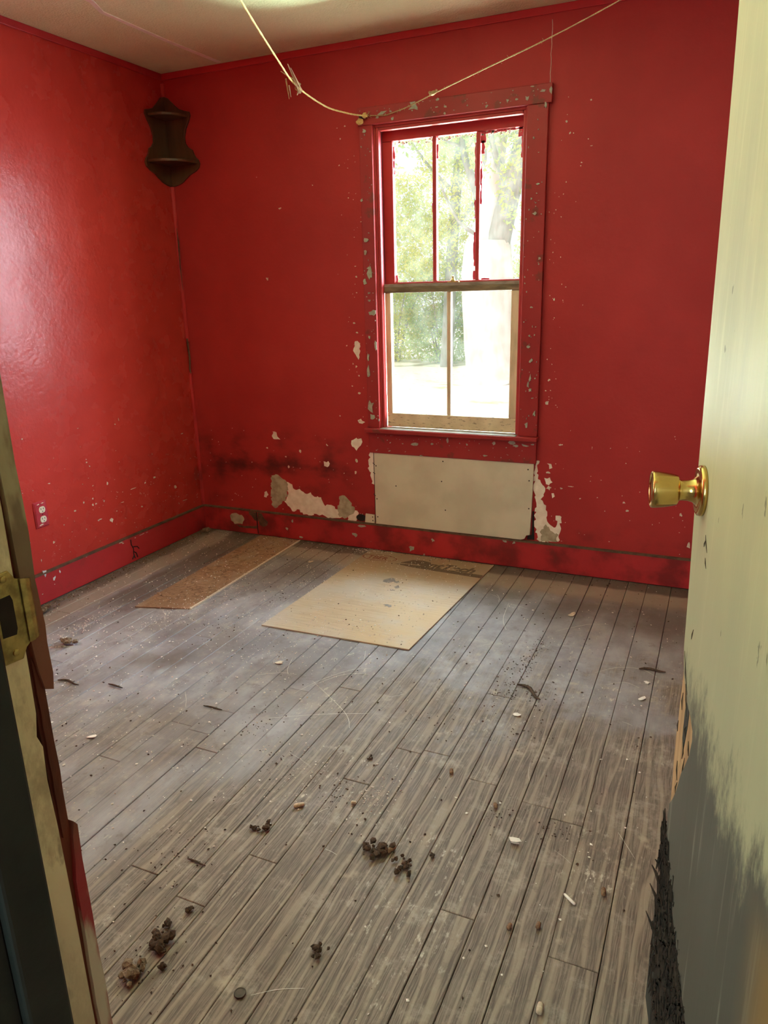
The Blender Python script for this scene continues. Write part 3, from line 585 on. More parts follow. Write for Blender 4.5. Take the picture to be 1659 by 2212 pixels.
# red paint slopped over the glass edges
b = MB()
for u0, u1, v0, v1 in ((1.682,1.705,1.975,2.022),(1.684,1.700,1.93,1.985),(1.852,1.876,1.985,2.022),(1.700,1.80,2.012,2.023),(1.80,1.87,2.014,2.023),(1.655,1.662,1.80,1.98),(1.654,1.662,1.66,1.74),(1.652,1.662,1.45,1.6),(1.650,1.662,1.39,1.43),(1.252,1.258,1.88,2.0),(1.252,1.262,1.385,1.42),(1.471,1.478,1.93,1.99),(1.868,1.876,1.90,1.99),(1.682,1.688,1.72,1.9),(1.69,1.73,1.385,1.394),(1.446,1.452,1.70,1.74)):
    b.prism(rag([(u0,v0),(u1,v0),(u1,v1),(u0,v1)], .003, .012), .0835, .0845, lambda u,v,d: (u,d,v))
simple('paint_slop', (.55, .02, .06), (.45, .015, .045), 60, .4, .1); b.build('paint_smear', 'paint_slop', us, kind='stuff')
b = MB()
for x0, x1 in ((1.252,1.452),(1.471,1.662),(1.682,1.876)):
    for k in range(34): u = rng.uniform(x0, x1); b.prism(jag(u, 2.021-rng.uniform(0,.012)*(1 if rng.random()<.6 else 1.6), rng.uniform(.002,.008), rng.uniform(.002,.005), 6), .083, .0842, lambda u,v,d: (u,d,v))
b.build('putty_crumbs', 'chip_white', us, kind='stuff')
# lower sash (inner track), two panes, bare weathered wood
ls = MB().box(1.212,.034,.674,1.900,.066,.745).build('lower_sash', 'flaking_cream', win, bevel=.003)
MB().box(1.212,.034,.745,1.242,.066,1.338).build('stile', 'weathered', ls, bevel=.003)
MB().box(1.850,.034,.745,1.898,.066,1.338).build('stile', 'weathered', ls, bevel=.003)
mr = MB().box(1.210,.030,1.338,1.900,.068,1.366).build('meeting_rail', 'dark_rail', ls, bevel=.003)
MB().box(1.212,.031,1.366,1.898,.070,1.380).build('ledge', 'dust_grey', mr)
MB().box(1.535,.036,.745,1.556,.064,1.338).build('muntin', 'weathered', ls, bevel=.004)
for x0, x1 in ((1.242,1.535),(1.556,1.850)): MB().box(x0-.004,.048,.741,x1+.004,.051,1.342).build('pane', 'glass_lower', ls)
b = MB(); b.box(1.538,.038,1.380,1.592,.062,1.385); b.lathe([(0,.011),(.004,.012),(.012,.008),(.016,.005),(.022,.007),(.026,.002)], (1.562,.05,1.385), (0,0,1), 12); b.build('sash_lock', 'brass_old', mr, smooth=False)

# unseen window added to the left wall as an opening for fill light
w2 = empty('fill_window_left', (0,-2.135,.7), 'structure'); w2['label'] = 'unseen window added in the left wall for fill light'
b = MB(); b.box(-.02,-2.62,.62,.02,-2.55,2.17); b.box(-.02,-1.72,.62,.02,-1.65,2.17); b.box(-.02,-2.55,2.1,.02,-1.72,2.17); b.box(-.02,-2.55,.62,.02,-1.72,.70); b.build('casing', 'red_casing', w2, bevel=.003)
b = MB(); b.box(-.10,-2.55,1.38,-.07,-1.72,1.42); b.box(-.10,-2.55,.70,-.07,-2.50,2.1); b.box(-.10,-1.77,.70,-.07,-1.72,2.1); b.box(-.10,-2.5,.70,-.07,-1.77,.76); b.box(-.10,-2.5,2.05,-.07,-1.77,2.1); b.build('sash', 'red_sash', w2, bevel=.003)
for z0, z1 in ((.75,1.39),(1.41,2.06)): MB().box(-.087,-2.505,z0,-.084,-1.765,z1).build('pane', 'glass_upper', w2)

# ------------------------------------------------------------------ things on the walls
gp = empty('wall_board', (1.571, 0, .150)); tag(gp, 'bare grey beige wallboard rectangle screwed on below the window', 'panel')
b = MB(); b.prism([(1.150,.1505),(1.94,.151),(1.958,.158),(1.966,.176),(1.984,.18),(1.988,.30),(1.992,.5395),(1.149,.5395)], .0015, .0135, on_back); b.build('board', 'gypsum', gp, bevel=.001)
for u, v in ((1.532,.520),(1.972,.455),(1.975,.315),(1.545,.265),(1.525,.415),(1.272,.37),(1.965,.51),(1.160,.47),(1.160,.29),(1.162,.19)):
    MB().lathe([(.0120,.0032),(.0139,.0036),(.0142,.0018)], (u,0,v), (0,-1,0), 10).build('screw', 'screw', gp)
b = MB(); b.prism([(1.992,.30),(1.998,.30),(2.004,.155),(1.968,.152),(1.972,.174),(1.99,.178)], .0, .0032, on_back); o = b.build('hole', 'black', wall_back); o['label'] = 'dark gap at the board corner'
b = MB(); b.prism([(1.1425,.153),(1.1485,.153),(1.1475,.5395),(1.141,.5395)], .0, .003, on_back); b.build('gap', 'black', wall_back)
for v in (.48, .43, .31): MB().tube([(1.138,-.004,v+.002),(1.146,-.012,v),(1.154,-.0145,v-.004)], .0018, 5).build('nail', 'screw', gp)
sp = empty('board_offcut', (1.11,0,.15)); tag(sp, 'narrow beige board offcut between the wall hole and the wallboard', 'board')
b = MB(); b.prism([(1.083,.1505),(1.1405,.1505),(1.1405,.197),(1.088,.199)], .0015, .011, on_back); b.build('board', 'gypsum', sp, bevel=.001)
MB().lathe([(.0095,.003),(.0117,.0034),(.012,.0015)], (1.130,0,.185), (0,-1,0), 10).build('screw', 'screw', sp)
MB().lathe([(.0095,.003),(.0117,.0034),(.012,.0015)], (1.131,0,.165), (0,-1,0), 10).build('screw', 'screw', sp)

# corner shelf
sh = empty('corner_shelf', (.05,-.05,1.91)); tag(sh, 'dark brown wooden corner shelf with scalloped sides near the ceiling', 'shelf')
prof = [(0.0,2.337),(.03,2.325),(.062,2.295),(.095,2.268),(.135,2.255),(.158,2.250),(.163,2.232),(.150,2.205),(.128,2.172),(.116,2.135),(.118,2.105),(.135,2.085),(.158,2.072),(.166,2.05),(.176,2.035),(.190,2.022),(.197,2.005),(.190,1.985),(.165,1.968),(.130,1.955),(.100,1.935),(.070,1.918),(.035,1.908),(.0,1.905)]
b = MB(); b.prism([(u+.002, v) for u, v in prof], .001, .012, lambda u,v,d: (u,-d,v)); b.build('back_panel', 'shelf_wood', sh, bevel=.002)
b = MB(); b.prism([(u+.002, v) for u, v in prof], .001, .012, lambda u,v,d: (d,-u,v)); b.build('back_panel', 'shelf_wood', sh, bevel=.002)
def quarter(r, z): 
    pts = [(.012,-.012)] + [(.012+(r-.012)*math.cos(a)**.85 if a < math.pi/2-1e-6 else .012, -.012-(r-.012)*math.sin(a)**.85) for a in [math.pi/2*k/12 for k in range(13)]]
    b = MB(); b.prism(pts, z, z+.014, lambda u,v,d: (u,v,d)); return b
quarter(.150, 2.222).build('shelf_board', 'shelf_wood', sh, bevel=.003)
quarter(.186, 2.004).build('shelf_board', 'shelf_wood', sh, bevel=.003)

# outlet
ot = empty('wall_outlet', (0,-1.153,.352)); tag(ot, 'red painted outlet plate with two cream sockets on the left wall', 'outlet')
b = MB(); yc, zc = -1.153, .413
b.prism([(yc-.036,zc-.060),(yc+.036,zc-.060),(yc+.036,zc+.060),(yc-.036,zc+.060)], .0, .003, on_left)
A = [(yc-.036,zc-.060),(yc+.036,zc-.060),(yc+.036,zc+.060),(yc-.036,zc+.060)]; B_ = [(yc-.030,zc-.054),(yc+.030,zc-.054),(yc+.030,zc+.054),(yc-.030,zc+.054)]
va = [b.bm.verts.new(on_left(u,v,.003)) for u,v in A]; vb = [b.bm.verts.new(on_left(u,v,.0085)) for u,v in B_]
b.bm.faces.new(vb)
for i in range(4): b.bm.faces.new((va[i],va[(i+1)%4],vb[(i+1)%4],vb[i]))
b.build('cover_plate', 'plate_red', ot)
for dz in (.0225, -.0225):
    pts = []
    for k in range(20):
        a = 2*math.pi*k/20; pts.append((yc+.004+.0172*math.cos(a), zc+dz+max(-.0145,min(.0145,.0172*math.sin(a)))))
    b = MB(); b.prism(pts, .006, .0105, on_left); s_o = b.build('socket', 'ivory', ot)
    for dy, h in ((-.006,.0045),(.007,.0036)):
        b = MB(); b.prism([(yc+.004+dy-.0014,zc+dz+.004-h),(yc+.004+dy+.0014,zc+dz+.004-h),(yc+.004+dy+.0014,zc+dz+.004+h),(yc+.004+dy-.0014,zc+dz+.004+h)], .0100, .0109, on_left); b.build('slot', 'black', s_o)
    b = MB(); b.lathe([(.0100,.0026),(.0109,.0026)], (0,yc+.006,zc+dz-.0085), (1,0,0), 10); b.build('ground_hole', 'black', s_o)
MB().lathe([(.007,.0028),(.0095,.0028),(.010,.001)], (0,yc+.004,zc), (1,0,0), 10).build('screw', 'screw', ot)
b = MB(); b.prism(jag(yc-.010, zc-.046, .012, .0045, 9), .0080, .0092, on_left); b.prism(jag(yc+.012, zc+.052, .012, .003, 9), .0080, .0092, on_left); b.prism(jag(yc-.012, zc+.050, .008, .004, 9), .0080, .0092, on_left); b.build('paint_chips', 'ivory', ot, kind='stuff')

# cord across the room
def rope_mesh(pts, rad, twist=True, n=7):
    P = smoothpts(pts, 14); b = MB()
    b.tube(P, [rad*(.86+.14*math.sin(i*2.3)) for i in range(len(P))], n)
    return b
rp = empty('yellow_rope', (1.156,-.035,2.10)); tag(rp, 'yellow rope drooping from overhead to the top left of the window', 'rope')
rope_mesh([(1.180,-.034,2.121),(1.154,-.06,2.118),(1.112,-.14,2.120),(1.069,-.25,2.132),(1.049,-.45,2.171),(1.088,-.65,2.213),(1.166,-1.0,2.301),(1.30,-1.4,2.36),(1.45,-1.9,2.42),(1.47,-1.95,2.439)], .0042).build('strand', 'rope', rp, smooth=True)
b = MB(); b.blob((1.140,-.040,2.098), .016, .3, 2, (1.0,.8,1.0)); b.blob((1.165,-.040,2.121), .012, .35, 2); b.build('knot', 'rope', rp)
b = MB()
for k in range(14): a = Vector((1.176,-.036,2.12)); b.tube([a, a+Vector((rng.uniform(-.01,.022),rng.uniform(-.012,.002),rng.uniform(-.018,.018)))], .0009, 4)
b.build('frayed_end', 'twine', rp, kind='stuff')
MB().lathe([(0,.003),(.03,.003),(.031,.006),(.034,.006)], (1.150,-.024,2.112), (0,-1,0), 8).build('nail', 'screw', rp)
cp = empty('broken_clothespin', (1.05,-.45,2.14)); tag(cp, 'splintered wooden clothespin hanging on the yellow rope', 'clothespin')
def sliver(p, q, w, parent, name='splinter', m='splinter'):
    p, q = Vector(p), Vector(q); MB().tube([p, (p*2+q)/3, q], [w, w*.9, w*.35], 4).build(name, m, parent)
sliver((1.060,-.44,2.145),(1.066,-.54,2.228),.0065,cp,'prong'); sliver((1.070,-.44,2.150),(1.074,-.53,2.215),.004,cp,'prong'); sliver((1.070,-.45,2.172),(1.020,-.52,2.212),.0045,cp,'prong'); sliver((1.030,-.50,2.188),(1.024,-.47,2.120),.004,cp,'prong'); sliver((1.038,-.49,2.165),(1.030,-.465,2.128),.003,cp,'prong'); sliver((1.058,-.45,2.15),(1.050,-.45,2.135),.0045,cp,'prong')
b = MB(); b.tube([(1.052+.007*math.cos(a), -.46+.002*a, 2.160+.007*math.sin(a)) for a in [k*.6 for k in range(34)]], .0011, 5); b.build('spring', 'brass_old', cp)
tw = empty('thin_twine', (1.19,-.03,2.11)); tag(tw, 'thin fuzzy twine rising from the window head to the right ceiling', 'twine')
rope_mesh([(1.188,-.030,2.119),(1.26,-.032,2.112),(1.30,-.032,2.118),(1.40,-.07,2.128),(1.527,-.12,2.150),(1.78,-.21,2.192),(2.048,-.30,2.237),(2.331,-.45,2.278),(2.568,-.6,2.317),(2.95,-.85,2.38),(3.3,-1.1,2.438)], .0026, n=6).build('strand', 'twine', tw, smooth=True)
b = MB(); b.blob((1.527,-.12,2.153), .010, .4, 2, (1.5,1,.8)); b.blob((1.512,-.118,2.156), .007, .4, 1); b.blob((1.543,-.122,2.160), .006, .4, 1); b.build('knot', 'twine', tw)
b = MB()
P = smoothpts([(1.26,-.032,2.112),(1.40,-.07,2.128),(1.527,-.12,2.150),(1.78,-.21,2.192),(2.048,-.30,2.237)], 16)
for k in range(46):
    a = rng.choice(P[1:-1]); b.tube([a, a+Vector((rng.uniform(-.012,.012),rng.uniform(-.004,.004),rng.uniform(-.010,.010)))], .0007, 4)
b.build('fuzz', 'twine', tw, kind='stuff')

# ------------------------------------------------------------------ floor patches
pw = empty('plywood_sheet', (1.45,-.55,0)); tag(pw, 'tan plywood rectangle laid on the floor below the window, printed at its back edge', 'plywood')
PWQ = [(1.088,-1.054),(1.756,-1.034),(1.812,-.030),(1.123,-.030)]
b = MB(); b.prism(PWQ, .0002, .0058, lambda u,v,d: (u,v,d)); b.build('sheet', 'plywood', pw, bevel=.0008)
# printing at the back edge: an oval with letters, a dark swoosh line and a slanting word
def text_mesh(body, size, loc, rot, shear, name, mat, parent, bold=.0, sx=1):
    cu = bpy.data.curves.new(name, 'FONT'); cu.body = body; cu.size = size; cu.shear = shear; cu.extrude = .0002; cu.offset = bold
    o = bpy.data.objects.new(name, cu); col.objects.link(o); bpy.context.view_layer.update()
    me = bpy.data.meshes.new_from_object(o.evaluated_get(bpy.context.evaluated_depsgraph_get())); bpy.data.objects.remove(o)
    o = bpy.data.objects.new(name, me); col.objects.link(o); me.materials.clear(); me.materials.append(M[mat])
    o.parent = parent; o.location = Vector(loc) - parent.location; o.rotation_euler = (0,0,rot); o.scale = (sx,1,1); return o
text_mesh('TBER', .062, (1.155,-.155,.0061), .0, .1, 'printed_letters', 'ink_red', pw, .0012, .8)
b = MB()
ring = [(1.222+.098*math.cos(a), -.133+.044*math.sin(a)) for a in [2*math.pi*k/40 for k in range(41)]]
for (u0,v0),(u1,v1) in zip(ring, ring[1:]):
    f = .94; c0 = (1.222+(u0-1.222)*f, -.133+(v0+.133)*.88); c1 = (1.222+(u1-1.222)*f, -.133+(v1+.133)*.88)
    b.poly([(u0,v0,.0062),(u1,v1,.0062),(c1[0],c1[1],.0062),(c0[0],c0[1],.0062)])
b.build('printed_oval', 'ink_red', pw)
b = MB(); b.prism([(1.33,-.185),(1.40,-.170),(1.80,-.185),(1.80,-.225),(1.44,-.205)], .0058, .0062, lambda u,v,d: (u,v,d)); b.prism([(1.35,-.165),(1.40,-.105),(1.45,-.095),(1.50,-.11),(1.52,-.155),(1.42,-.16)], .0058, .0062, lambda u,v,d: (u,v,d)); b.build('printed_band', 'ink_black', pw)
text_mesh('antTech', .092, (1.462,-.170,.0061), -.02, .3, 'printed_letters', 'ink_black', pw, .0035, .93)
b = MB()
for u, v, ru, rv in ((1.40,-.40,.030,.035),(1.44,-.41,.018,.012),(1.465,-.47,.012,.018),(1.46,-.51,.016,.007),(1.51,-.68,.020,.018)): b.prism(jag(u,v,ru,rv,11), .0058, .0062, lambda u,v,d: (u,v,d))
b.build('grey_smudge', 'grey_smudge', pw, kind='stuff')
ob = empty('strand_board_strip', (.55,-.55,0)); tag(ob, 'reddish strand board strip set in the floor by the left corner', 'board')
b = MB(); b.prism([(.437,-1.098),(.690,-1.026),(.672,-.025),(.412,-.025)], .0002, .0052, lambda u,v,d: (u,v,d)); b.build('sheet', 'osb', ob, bevel=.0008)
b = MB(); b.prism([(.688,-1.026),(.697,-1.026),(.680,-.025),(.671,-.025)], .0002, .0060, lambda u,v,d: (u,v,d)); o = b.build('cut_edge', 'chip_white', ob); o['label'] = 'pale sawn edge'
b = MB()
for k in range(150):
    u, v = rng.uniform(.45,.66), rng.uniform(-1.0,-.05); a = rng.uniform(0, 3.14); l, w = rng.uniform(.014,.045), rng.uniform(.003,.010)
    ca, sa = math.cos(a), math.sin(a)
    b.prism([(u+ca*i*l-sa*j*w, v+sa*i*l+ca*j*w) for i, j in ((-1,-.6),(-.7,-1),(.9,-.8),(1,.5),(.2,1),(-.9,.7))], .0050, .0052+rng.uniform(.0003,.0012), lambda u,v,d: (u,v,d))
simple('strand', (.36, .22, .13), (.17, .09, .05), 40, .75, .2); b.build('wood_strands', 'strand', ob, kind='stuff')

# ------------------------------------------------------------------ doorway: jamb with strike plate
dj = empty('door_jamb', (XJ,-3.0,0), 'structure'); dj['label'] = 'broken cream painted door jamb at the left of the doorway'
xy = lambda u, v, d: (d, u, v)
jp = [(-3.010,0),(-2.976,0),(-2.976,.50),(-2.977,.70),(-2.9785,.80),(-2.981,.86),(-2.979,.90),(-2.984,.915),(-2.980,.94),(-2.979,.99),(-2.977,1.15),(-2.976,2.05),(-3.010,2.05)]
b = MB(); b.prism(jp, XJ-.022, XJ, xy); b.build('rabbet_face', 'jamb_cream', dj, bevel=.002)
# dark stop and hall side of the jamb
MB().box(XJ-.022,-3.062,0,XJ+.011,-3.0105,2.05).build('door_stop', 'dark_jamb', dj, bevel=.004)
MB().box(XJ-.022,-3.105,0,XJ,-3.062,2.05).build('hall_jamb', 'dark_jamb', dj, bevel=.002)
MB().box(XJ-.11,-3.118,0,XJ-.004,-3.080,2.12).build('hall_casing', 'dark_jamb', dj, bevel=.004)
# raw wood in the groove, then the edge of the room-side casing with its breaks
b = MB(); b.prism([(-2.9775,0),(-2.9625,0),(-2.9625,2.05),(-2.9775,2.05)], XJ-.022, XJ-.004, xy); b.build('groove', 'raw_red_brown', dj)
ce = [(-2.973,0),(-2.955,0),(-2.955,.50),(-2.956,.66),(-2.957,.74),(-2.956,.785),(-2.960,.792),(-2.964,.775),(-2.967,.74),(-2.970,.72),(-2.9715,.60)]
b = MB(); b.prism(rag(ce,.0008,.03), XJ-.05, XJ+.0015, xy); b.build('casing_edge', 'casing_edge', dj)
cu_ = [(-2.9735,1.02),(-2.971,.985),(-2.967,.962),(-2.957,.957),(-2.9545,.975),(-2.9555,1.01),(-2.954,1.03),(-2.957,1.08),(-2.955,1.13),(-2.957,1.20),(-2.956,1.30),(-2.956,2.10),(-2.974,2.10),(-2.974,1.10)]
b = MB(); b.prism(rag(cu_,.0008,.03), XJ-.06, XJ+.0025, xy); b.build('casing_edge', 'casing_edge', dj)
b = MB(); b.prism(rag([(-2.974,.78),(-2.966,.80),(-2.964,.88),(-2.9655,.95),(-2.968,.98),(-2.975,1.0)],.0008,.02), XJ-.05, XJ-.001, xy); b.build('split_wood', 'raw_red_brown', dj)
# strike plate with a curled lip
st = [(-3.006,1.008),(-2.985,1.006),(-2.979,1.016),(-2.970,1.022),(-2.9655,1.035),(-2.9655,1.072),(-2.969,1.086),(-2.979,1.090),(-2.985,1.100),(-3.006,1.100)]
b = MB(); b.prism(st, XJ-.001, XJ+.0022, xy); sp_ = b.build('strike_plate', 'brass_old', dj, bevel=.0008); sp_['label'] = 'tarnished brass strike plate'
b = MB()
prof_l = [(-2.9755,.0022),(-2.970,.0035),(-2.9655,.0030),(-2.962,.0006),(-2.9605,-.004)]
for k in range(len(prof_l)-1):
    (y0,d0),(y1,d1) = prof_l[k], prof_l[k+1]
    z0a, z1a = 1.020+.004*k/3, 1.088-.004*k/3
    b.poly([(XJ+d0,y0,z0a),(XJ+d1,y1,z0a+.001),(XJ+d1,y1,z1a-.001),(XJ+d0,y0,z1a)]); b.poly([(XJ+d0+.0016,y0,z0a),(XJ+d1+.0016,y1,z0a+.001),(XJ+d1+.0016,y1,z1a-.001),(XJ+d0+.0016,y0,z1a)][::-1])
b.build('lip', 'brass_old', sp_, smooth=True)
b = MB(); b.prism([(-3.003,1.036),(-2.988,1.034),(-2.986,1.04),(-2.986,1.070),(-2.988,1.076),(-3.003,1.076)], XJ+.0015, XJ+.0026, xy); b.build('latch_hole', 'black', sp_)
for v in (1.016, 1.0935): MB().lathe([(0,.0032),(.0032,.0036),(.0036,.0016)], (XJ,-2.992,v), (1,0,0), 10).build('screw', 'brass_old', sp_)
# head and hinge jamb
MB().box(XJ-.022,YH-.02,2.05,XH+.022,YF+.004,2.072).build('head_jamb', 'jamb_cream', dj)
MB().box(XH,YH-.02,0,XH+.022,YF+.004,2.05).build('hinge_jamb', 'jamb_cream', dj)

# ------------------------------------------------------------------ the door, swung into the room
E2 = Vector((2.7426,-2.234,0)); DD = Vector((.19506,-.98079,0)); DN = Vector((.98079,.19506,0))   # DN points away from the visible face
def ond(s, z, d): q = E2 + DD*s + DN*d; return (q.x, q.y, z)
LW = .722
dr = empty('door_1', tuple(E2 + DD*LW + DN*.017), "structure"); dr['label'] = 'old pale green door with a dark scuffed bottom, standing open'
edge = [(-.034,2.03),(-.030,1.76),(-.027,1.709),(-.018,1.618),(-.013,1.545),(-.003,1.356),(.007,1.157),(.017,1.002),(.032,.891),(.041,.79)]
skin = edge + [(.052,.772),(.062,.755),(.085,.742),(.098,.741),(.100,.733),(.118,.728),(.140,.726),(.165,.716),(.168,.700),(.160,.672),(.140,.640),(.118,.610),(.095,.560),(.075,.530),(.060,.512),(.050,.500),(.048,.46),(.066,.43),(.085,.415),(.110,.40),(.150,.385),(.200,.366),(.26,.350),(.318,.336),(.40,.315),(.50,.28),(.60,.22),(LW,.16),(LW,2.03)]
MB().prism(skin, 0.0, .0032, ond).build('face_skin', 'door_paint', dr)
core = edge + [(.043,.76),(.035,.63),(.043,.518),(.041,.431),(.030,.36),(.024,.30),(.012,.238),(.006,.151),(.004,.02),(LW,.02),(LW,2.03)]
MB().prism(core, .0034, .034, ond).build('core', 'bare_ply', dr)
# charred looking rough core where the skin has gone, with splinters
b = MB()
for k in range(900):
    z = rng.uniform(.10, .44); s0 = .006 + max(0, (.30-abs(z-.30))*.05); smax = .05 + max(0, (.45-z))*2.2
    s = rng.uniform(s0, min(smax, .5)); L = rng.uniform(.006, .035); w = rng.uniform(.0012, .004); d = rng.uniform(-.001, .004)
    p = Vector(ond(s, z, d)); q = Vector(ond(s+rng.uniform(-.03,.03)*(.3+s*2), z+L*rng.choice((-1,1)), d-rng.uniform(0,.004)))
    b.tube([p, q], [w, w*.25], 4, cap=False)
b.build('torn_core_fibres', 'core_bark', dr, kind='stuff')
b = MB(); b.prism([(.041,.455),(.048,.452),(.075,.43),(.115,.402),(.205,.368),(.32,.338),(.52,.285),(LW,.20),(LW,.02),(.07,.02),(.055,.16),(.045,.25),(.03,.33),(.030,.40)], .0018, .0034, ond); b.build('torn_core', 'core_bark', dr)
b = MB(); b.prism([(.006,.25),(.045,.25),(.055,.16),(.07,.02),(.004,.02)], .0016, .0034, ond); b.build('torn_edge', 'dark_wall', dr)
b = MB()
for s, z, L, dz in ((.024,.275,.045,.004),(.03,.345,.016,.012),(.014,.31,.030,.012),(.02,.205,.06,-.004)):
    b.tube([ond(s+.02,z,.004), ond(s-.01,z+dz*.5,-.002), ond(s-L*.7,z+dz,-.008)], [.004,.0028,.0008], 5)
b.build('splinters', 'core_bark', dr, kind='stuff')
# bare ply where the skin is torn: proud ragged layers
for pts, d, m_ in (([(.042,.765),(.056,.755),(.085,.742),(.092,.72),(.085,.68),(.078,.66),(.090,.625),(.075,.58),(.058,.53),(.045,.51),(.040,.56),(.036,.63),(.042,.70)], .0030, 'bare_ply'), ([(.095,.735),(.115,.715),(.110,.67),(.10,.64),(.088,.655),(.086,.70)], .0026, 'dark_wall')):
    MB().prism(rag(pts,.003,.02), d, .0036, ond).build('torn_layer', m_, dr)
b = MB()
for s, z, L in ((.045,.66,.02),(.07,.60,.03),(.10,.655,.03),(.12,.64,.04),(.085,.57,.03),(.06,.72,.03),(.11,.69,.02),(.135,.68,.02)):
    b.tube([ond(s,z,.0022), ond(s+rng.uniform(-.01,.01),z-L*.5,.0016), ond(s+rng.uniform(-.012,.012),z-L,.0024)], [.0004,.0011,.0004], 4)
for s, z, ds, dz in ((.115,1.005,.02,-.02),(.118,.998,-.006,-.012),(.128,.975,.012,-.012),(.10,.85,-.008,-.02),(.052,.79,.05,-.05),(.085,.75,.03,-.04)):
    b.tube([ond(s,z,-.0003), ond(s+ds*.5,z+dz*.5,-.0006), ond(s+ds,z+dz,-.0003)], [.0003,.0010,.0003], 4)
b.build('gouges', 'knot_black', dr, kind='stuff')
# knob
kc = Vector(ond(.0655, 1.057, 0)); ax = -DN
kn = MB().lathe([(0,.0372),(.0035,.0376),(.0070,.0365),(.0085,.034),(.0090,.031),(.0088,.026),(.0105,.021),(.0150,.0172),(.0210,.0156),(.0290,.0152),(.0330,.0156),(.0338,.0162)], kc, ax, 40).build('knob_rose', 'brass', dr, smooth=True); kn['label'] = 'brass rose plate'
k2 = MB().lathe([(.0348,.010),(.0352,.0205),(.0366,.0222),(.0420,.0238),(.0520,.0258),(.0630,.0272),(.0700,.0276),(.0722,.0270),(.0733,.0250),(.0725,.0235),(.0712,.0220),(.0712,.0)], kc, ax, 40).build('door_knob', 'brass', dr, smooth=True); k2['label'] = 'polished brass tulip knob'
MB().lathe([(.0330,.0135),(.0360,.0135)], kc, ax, 24).build('knob_neck', 'black', k2)
for z in (.28, 1.75):
    MB().lathe([(z-.045,.008),(z+.045,.008)], tuple((E2 + DD*(LW+.004) + DN*.040)), (0,0,1), 12).build('hinge', 'brass_old', dr)

# ------------------------------------------------------------------ litter on the floor
def clump(name, label, cat, x, y, r, n, mat='clod', group=None, spread=1.0, pale=False):
    b = MB()
    for k in range(n):
        a = rng.uniform(0, 6.28); d = abs(rng.gauss(0, .5))*r*spread; s = rng.uniform(.16, .42)*r
        b.blob((x+math.cos(a)*d, y+math.sin(a)*d, s*.55+rng.uniform(0,.25)*r), s, .4, 1, (1,1,.8))
    o = b.build(name, mat); tag(o, label, cat, group)
    mn = min(v.co.z for v in o.data.vertices); o.location.z += -(mn + o.location.z) if (mn+o.location.z) < -.0005 else 0
    return o
def pellet(name, label, cat, x, y, ang, L, r, mat, group=None):
    d = Vector((math.cos(ang), math.sin(ang), 0)); c = Vector((x, y, r))
    prof = [(-L/2,r*.55),(-L*.42,r*.9),(-L*.2,r),(L*.2,r*.95),(L*.42,r*.85),(L/2,r*.5)]
    o = MB().lathe(prof, c, d, 9).build(name, mat, smooth=True); return tag(o, label, cat, group)
def twig(name, label, x, y, ang, L, r, mat='stick', bend=.1):
    d = Vector((math.cos(ang), math.sin(ang), 0)); n = Vector((-d.y, d.x, 0)); c = Vector((x, y, r))
    pts = [c + d*L*(f-.5) + n*L*bend*math.sin(f*5) for f in (0,.2,.4,.6,.8,1)]
    b = MB(); b.tube(pts, [r*k for k in (.5,.9,1,.95,.8,.4)], 6); q = pts[3]; b.tube([q, q + (d*.6+n*.8)*L*.12], [r*.5, r*.25], 5)
    return tag(b.build(name, mat), label, 'twig')
clump('dirt_clod', 'largest crumbly brown dirt clump on the boards near the broken jamb', 'dirt', 1.772, -2.508, .030, 26)
clump('dirt_clod', 'pale crumbly dirt heap against the foot of the jamb, nearest the camera', 'dirt', 1.768, -2.580, .028, 26, 'clod_pale')
clump('dirt_clod', 'small dirt clod just beyond the largest brown clump by the jamb', 'dirt', 1.751, -2.452, .018, 12)
clump('dirt_clod', 'single round dirt lump just right of the two heaps by the jamb', 'dirt', 1.815, -2.542, .017, 10)
clump('dirt_clod', 'thin smear of brown dirt farthest from the camera in the row by the jamb', 'dirt', 1.770, -2.400, .014, 9)
clump('dirt_clod', 'left one of two dark clods lying close together mid floor', 'dirt', 1.757, -2.113, .017, 10)
clump('dirt_clod', 'right one of two dark clods lying close together mid floor', 'dirt', 1.787, -2.104, .018, 12)
clump('dirt_clod', 'flat spread of brown crumbs with a tan husk beside it', 'dirt', 2.100, -2.060, .026, 26, spread=1.5)
clump('dirt_clod', 'brown crumb smear between the tan husk and the dark nub', 'dirt', 2.175, -2.085, .020, 16, spread=1.6)
clump('dirt_clod', 'dark brown nub lying on a board joint left of the crumpled paper', 'dirt', 2.222, -2.026, .011, 8)
clump('dirt_clod', 'dark crumpled dead bug shape mid floor on a grey board', 'dirt', 1.912, -1.724, .013, 9)
clump('dirt_clod', 'nest of dry grey crumbs on the floor near the left jamb', 'dirt', .437, -1.487, .030, 30, 'clod_pale', spread=1.3)
clump('dirt_clod', 'heap of dry debris against the left baseboard beside the jamb', 'dirt', .075, -1.300, .036, 30, 'clod_pale', spread=1.2)
clump('dirt_clod', 'heap of dry debris in the far corner where the baseboards meet', 'dirt', .060, -.075, .030, 30, 'clod_pale', spread=1.2)
clump('dirt_clod', 'flat brown dirt patch on the boards near the bottom edge, middle', 'dirt', 2.10, -2.38, .018, 20, spread=.9)
clump('dirt_clod', 'dark clod below the flat brown dirt patch, nearest to the door', 'dirt', 2.12, -2.565, .008, 6)
pellet('nut_husk', 'tan husk standing in the spread of brown crumbs', 'husk', 2.122, -2.050, 1.1, .026, .0065, 'pellet')
pellet('nut_husk', 'pale tan peg lying alone left of the tan husk', 'husk', 1.822, -1.992, .7, .030, .0062, 'pellet_pale')
pellet('nut_husk', 'brown husk farthest from the camera, right of the dark bug shape', 'husk', 2.159, -1.695, 1.9, .020, .006, 'pellet')
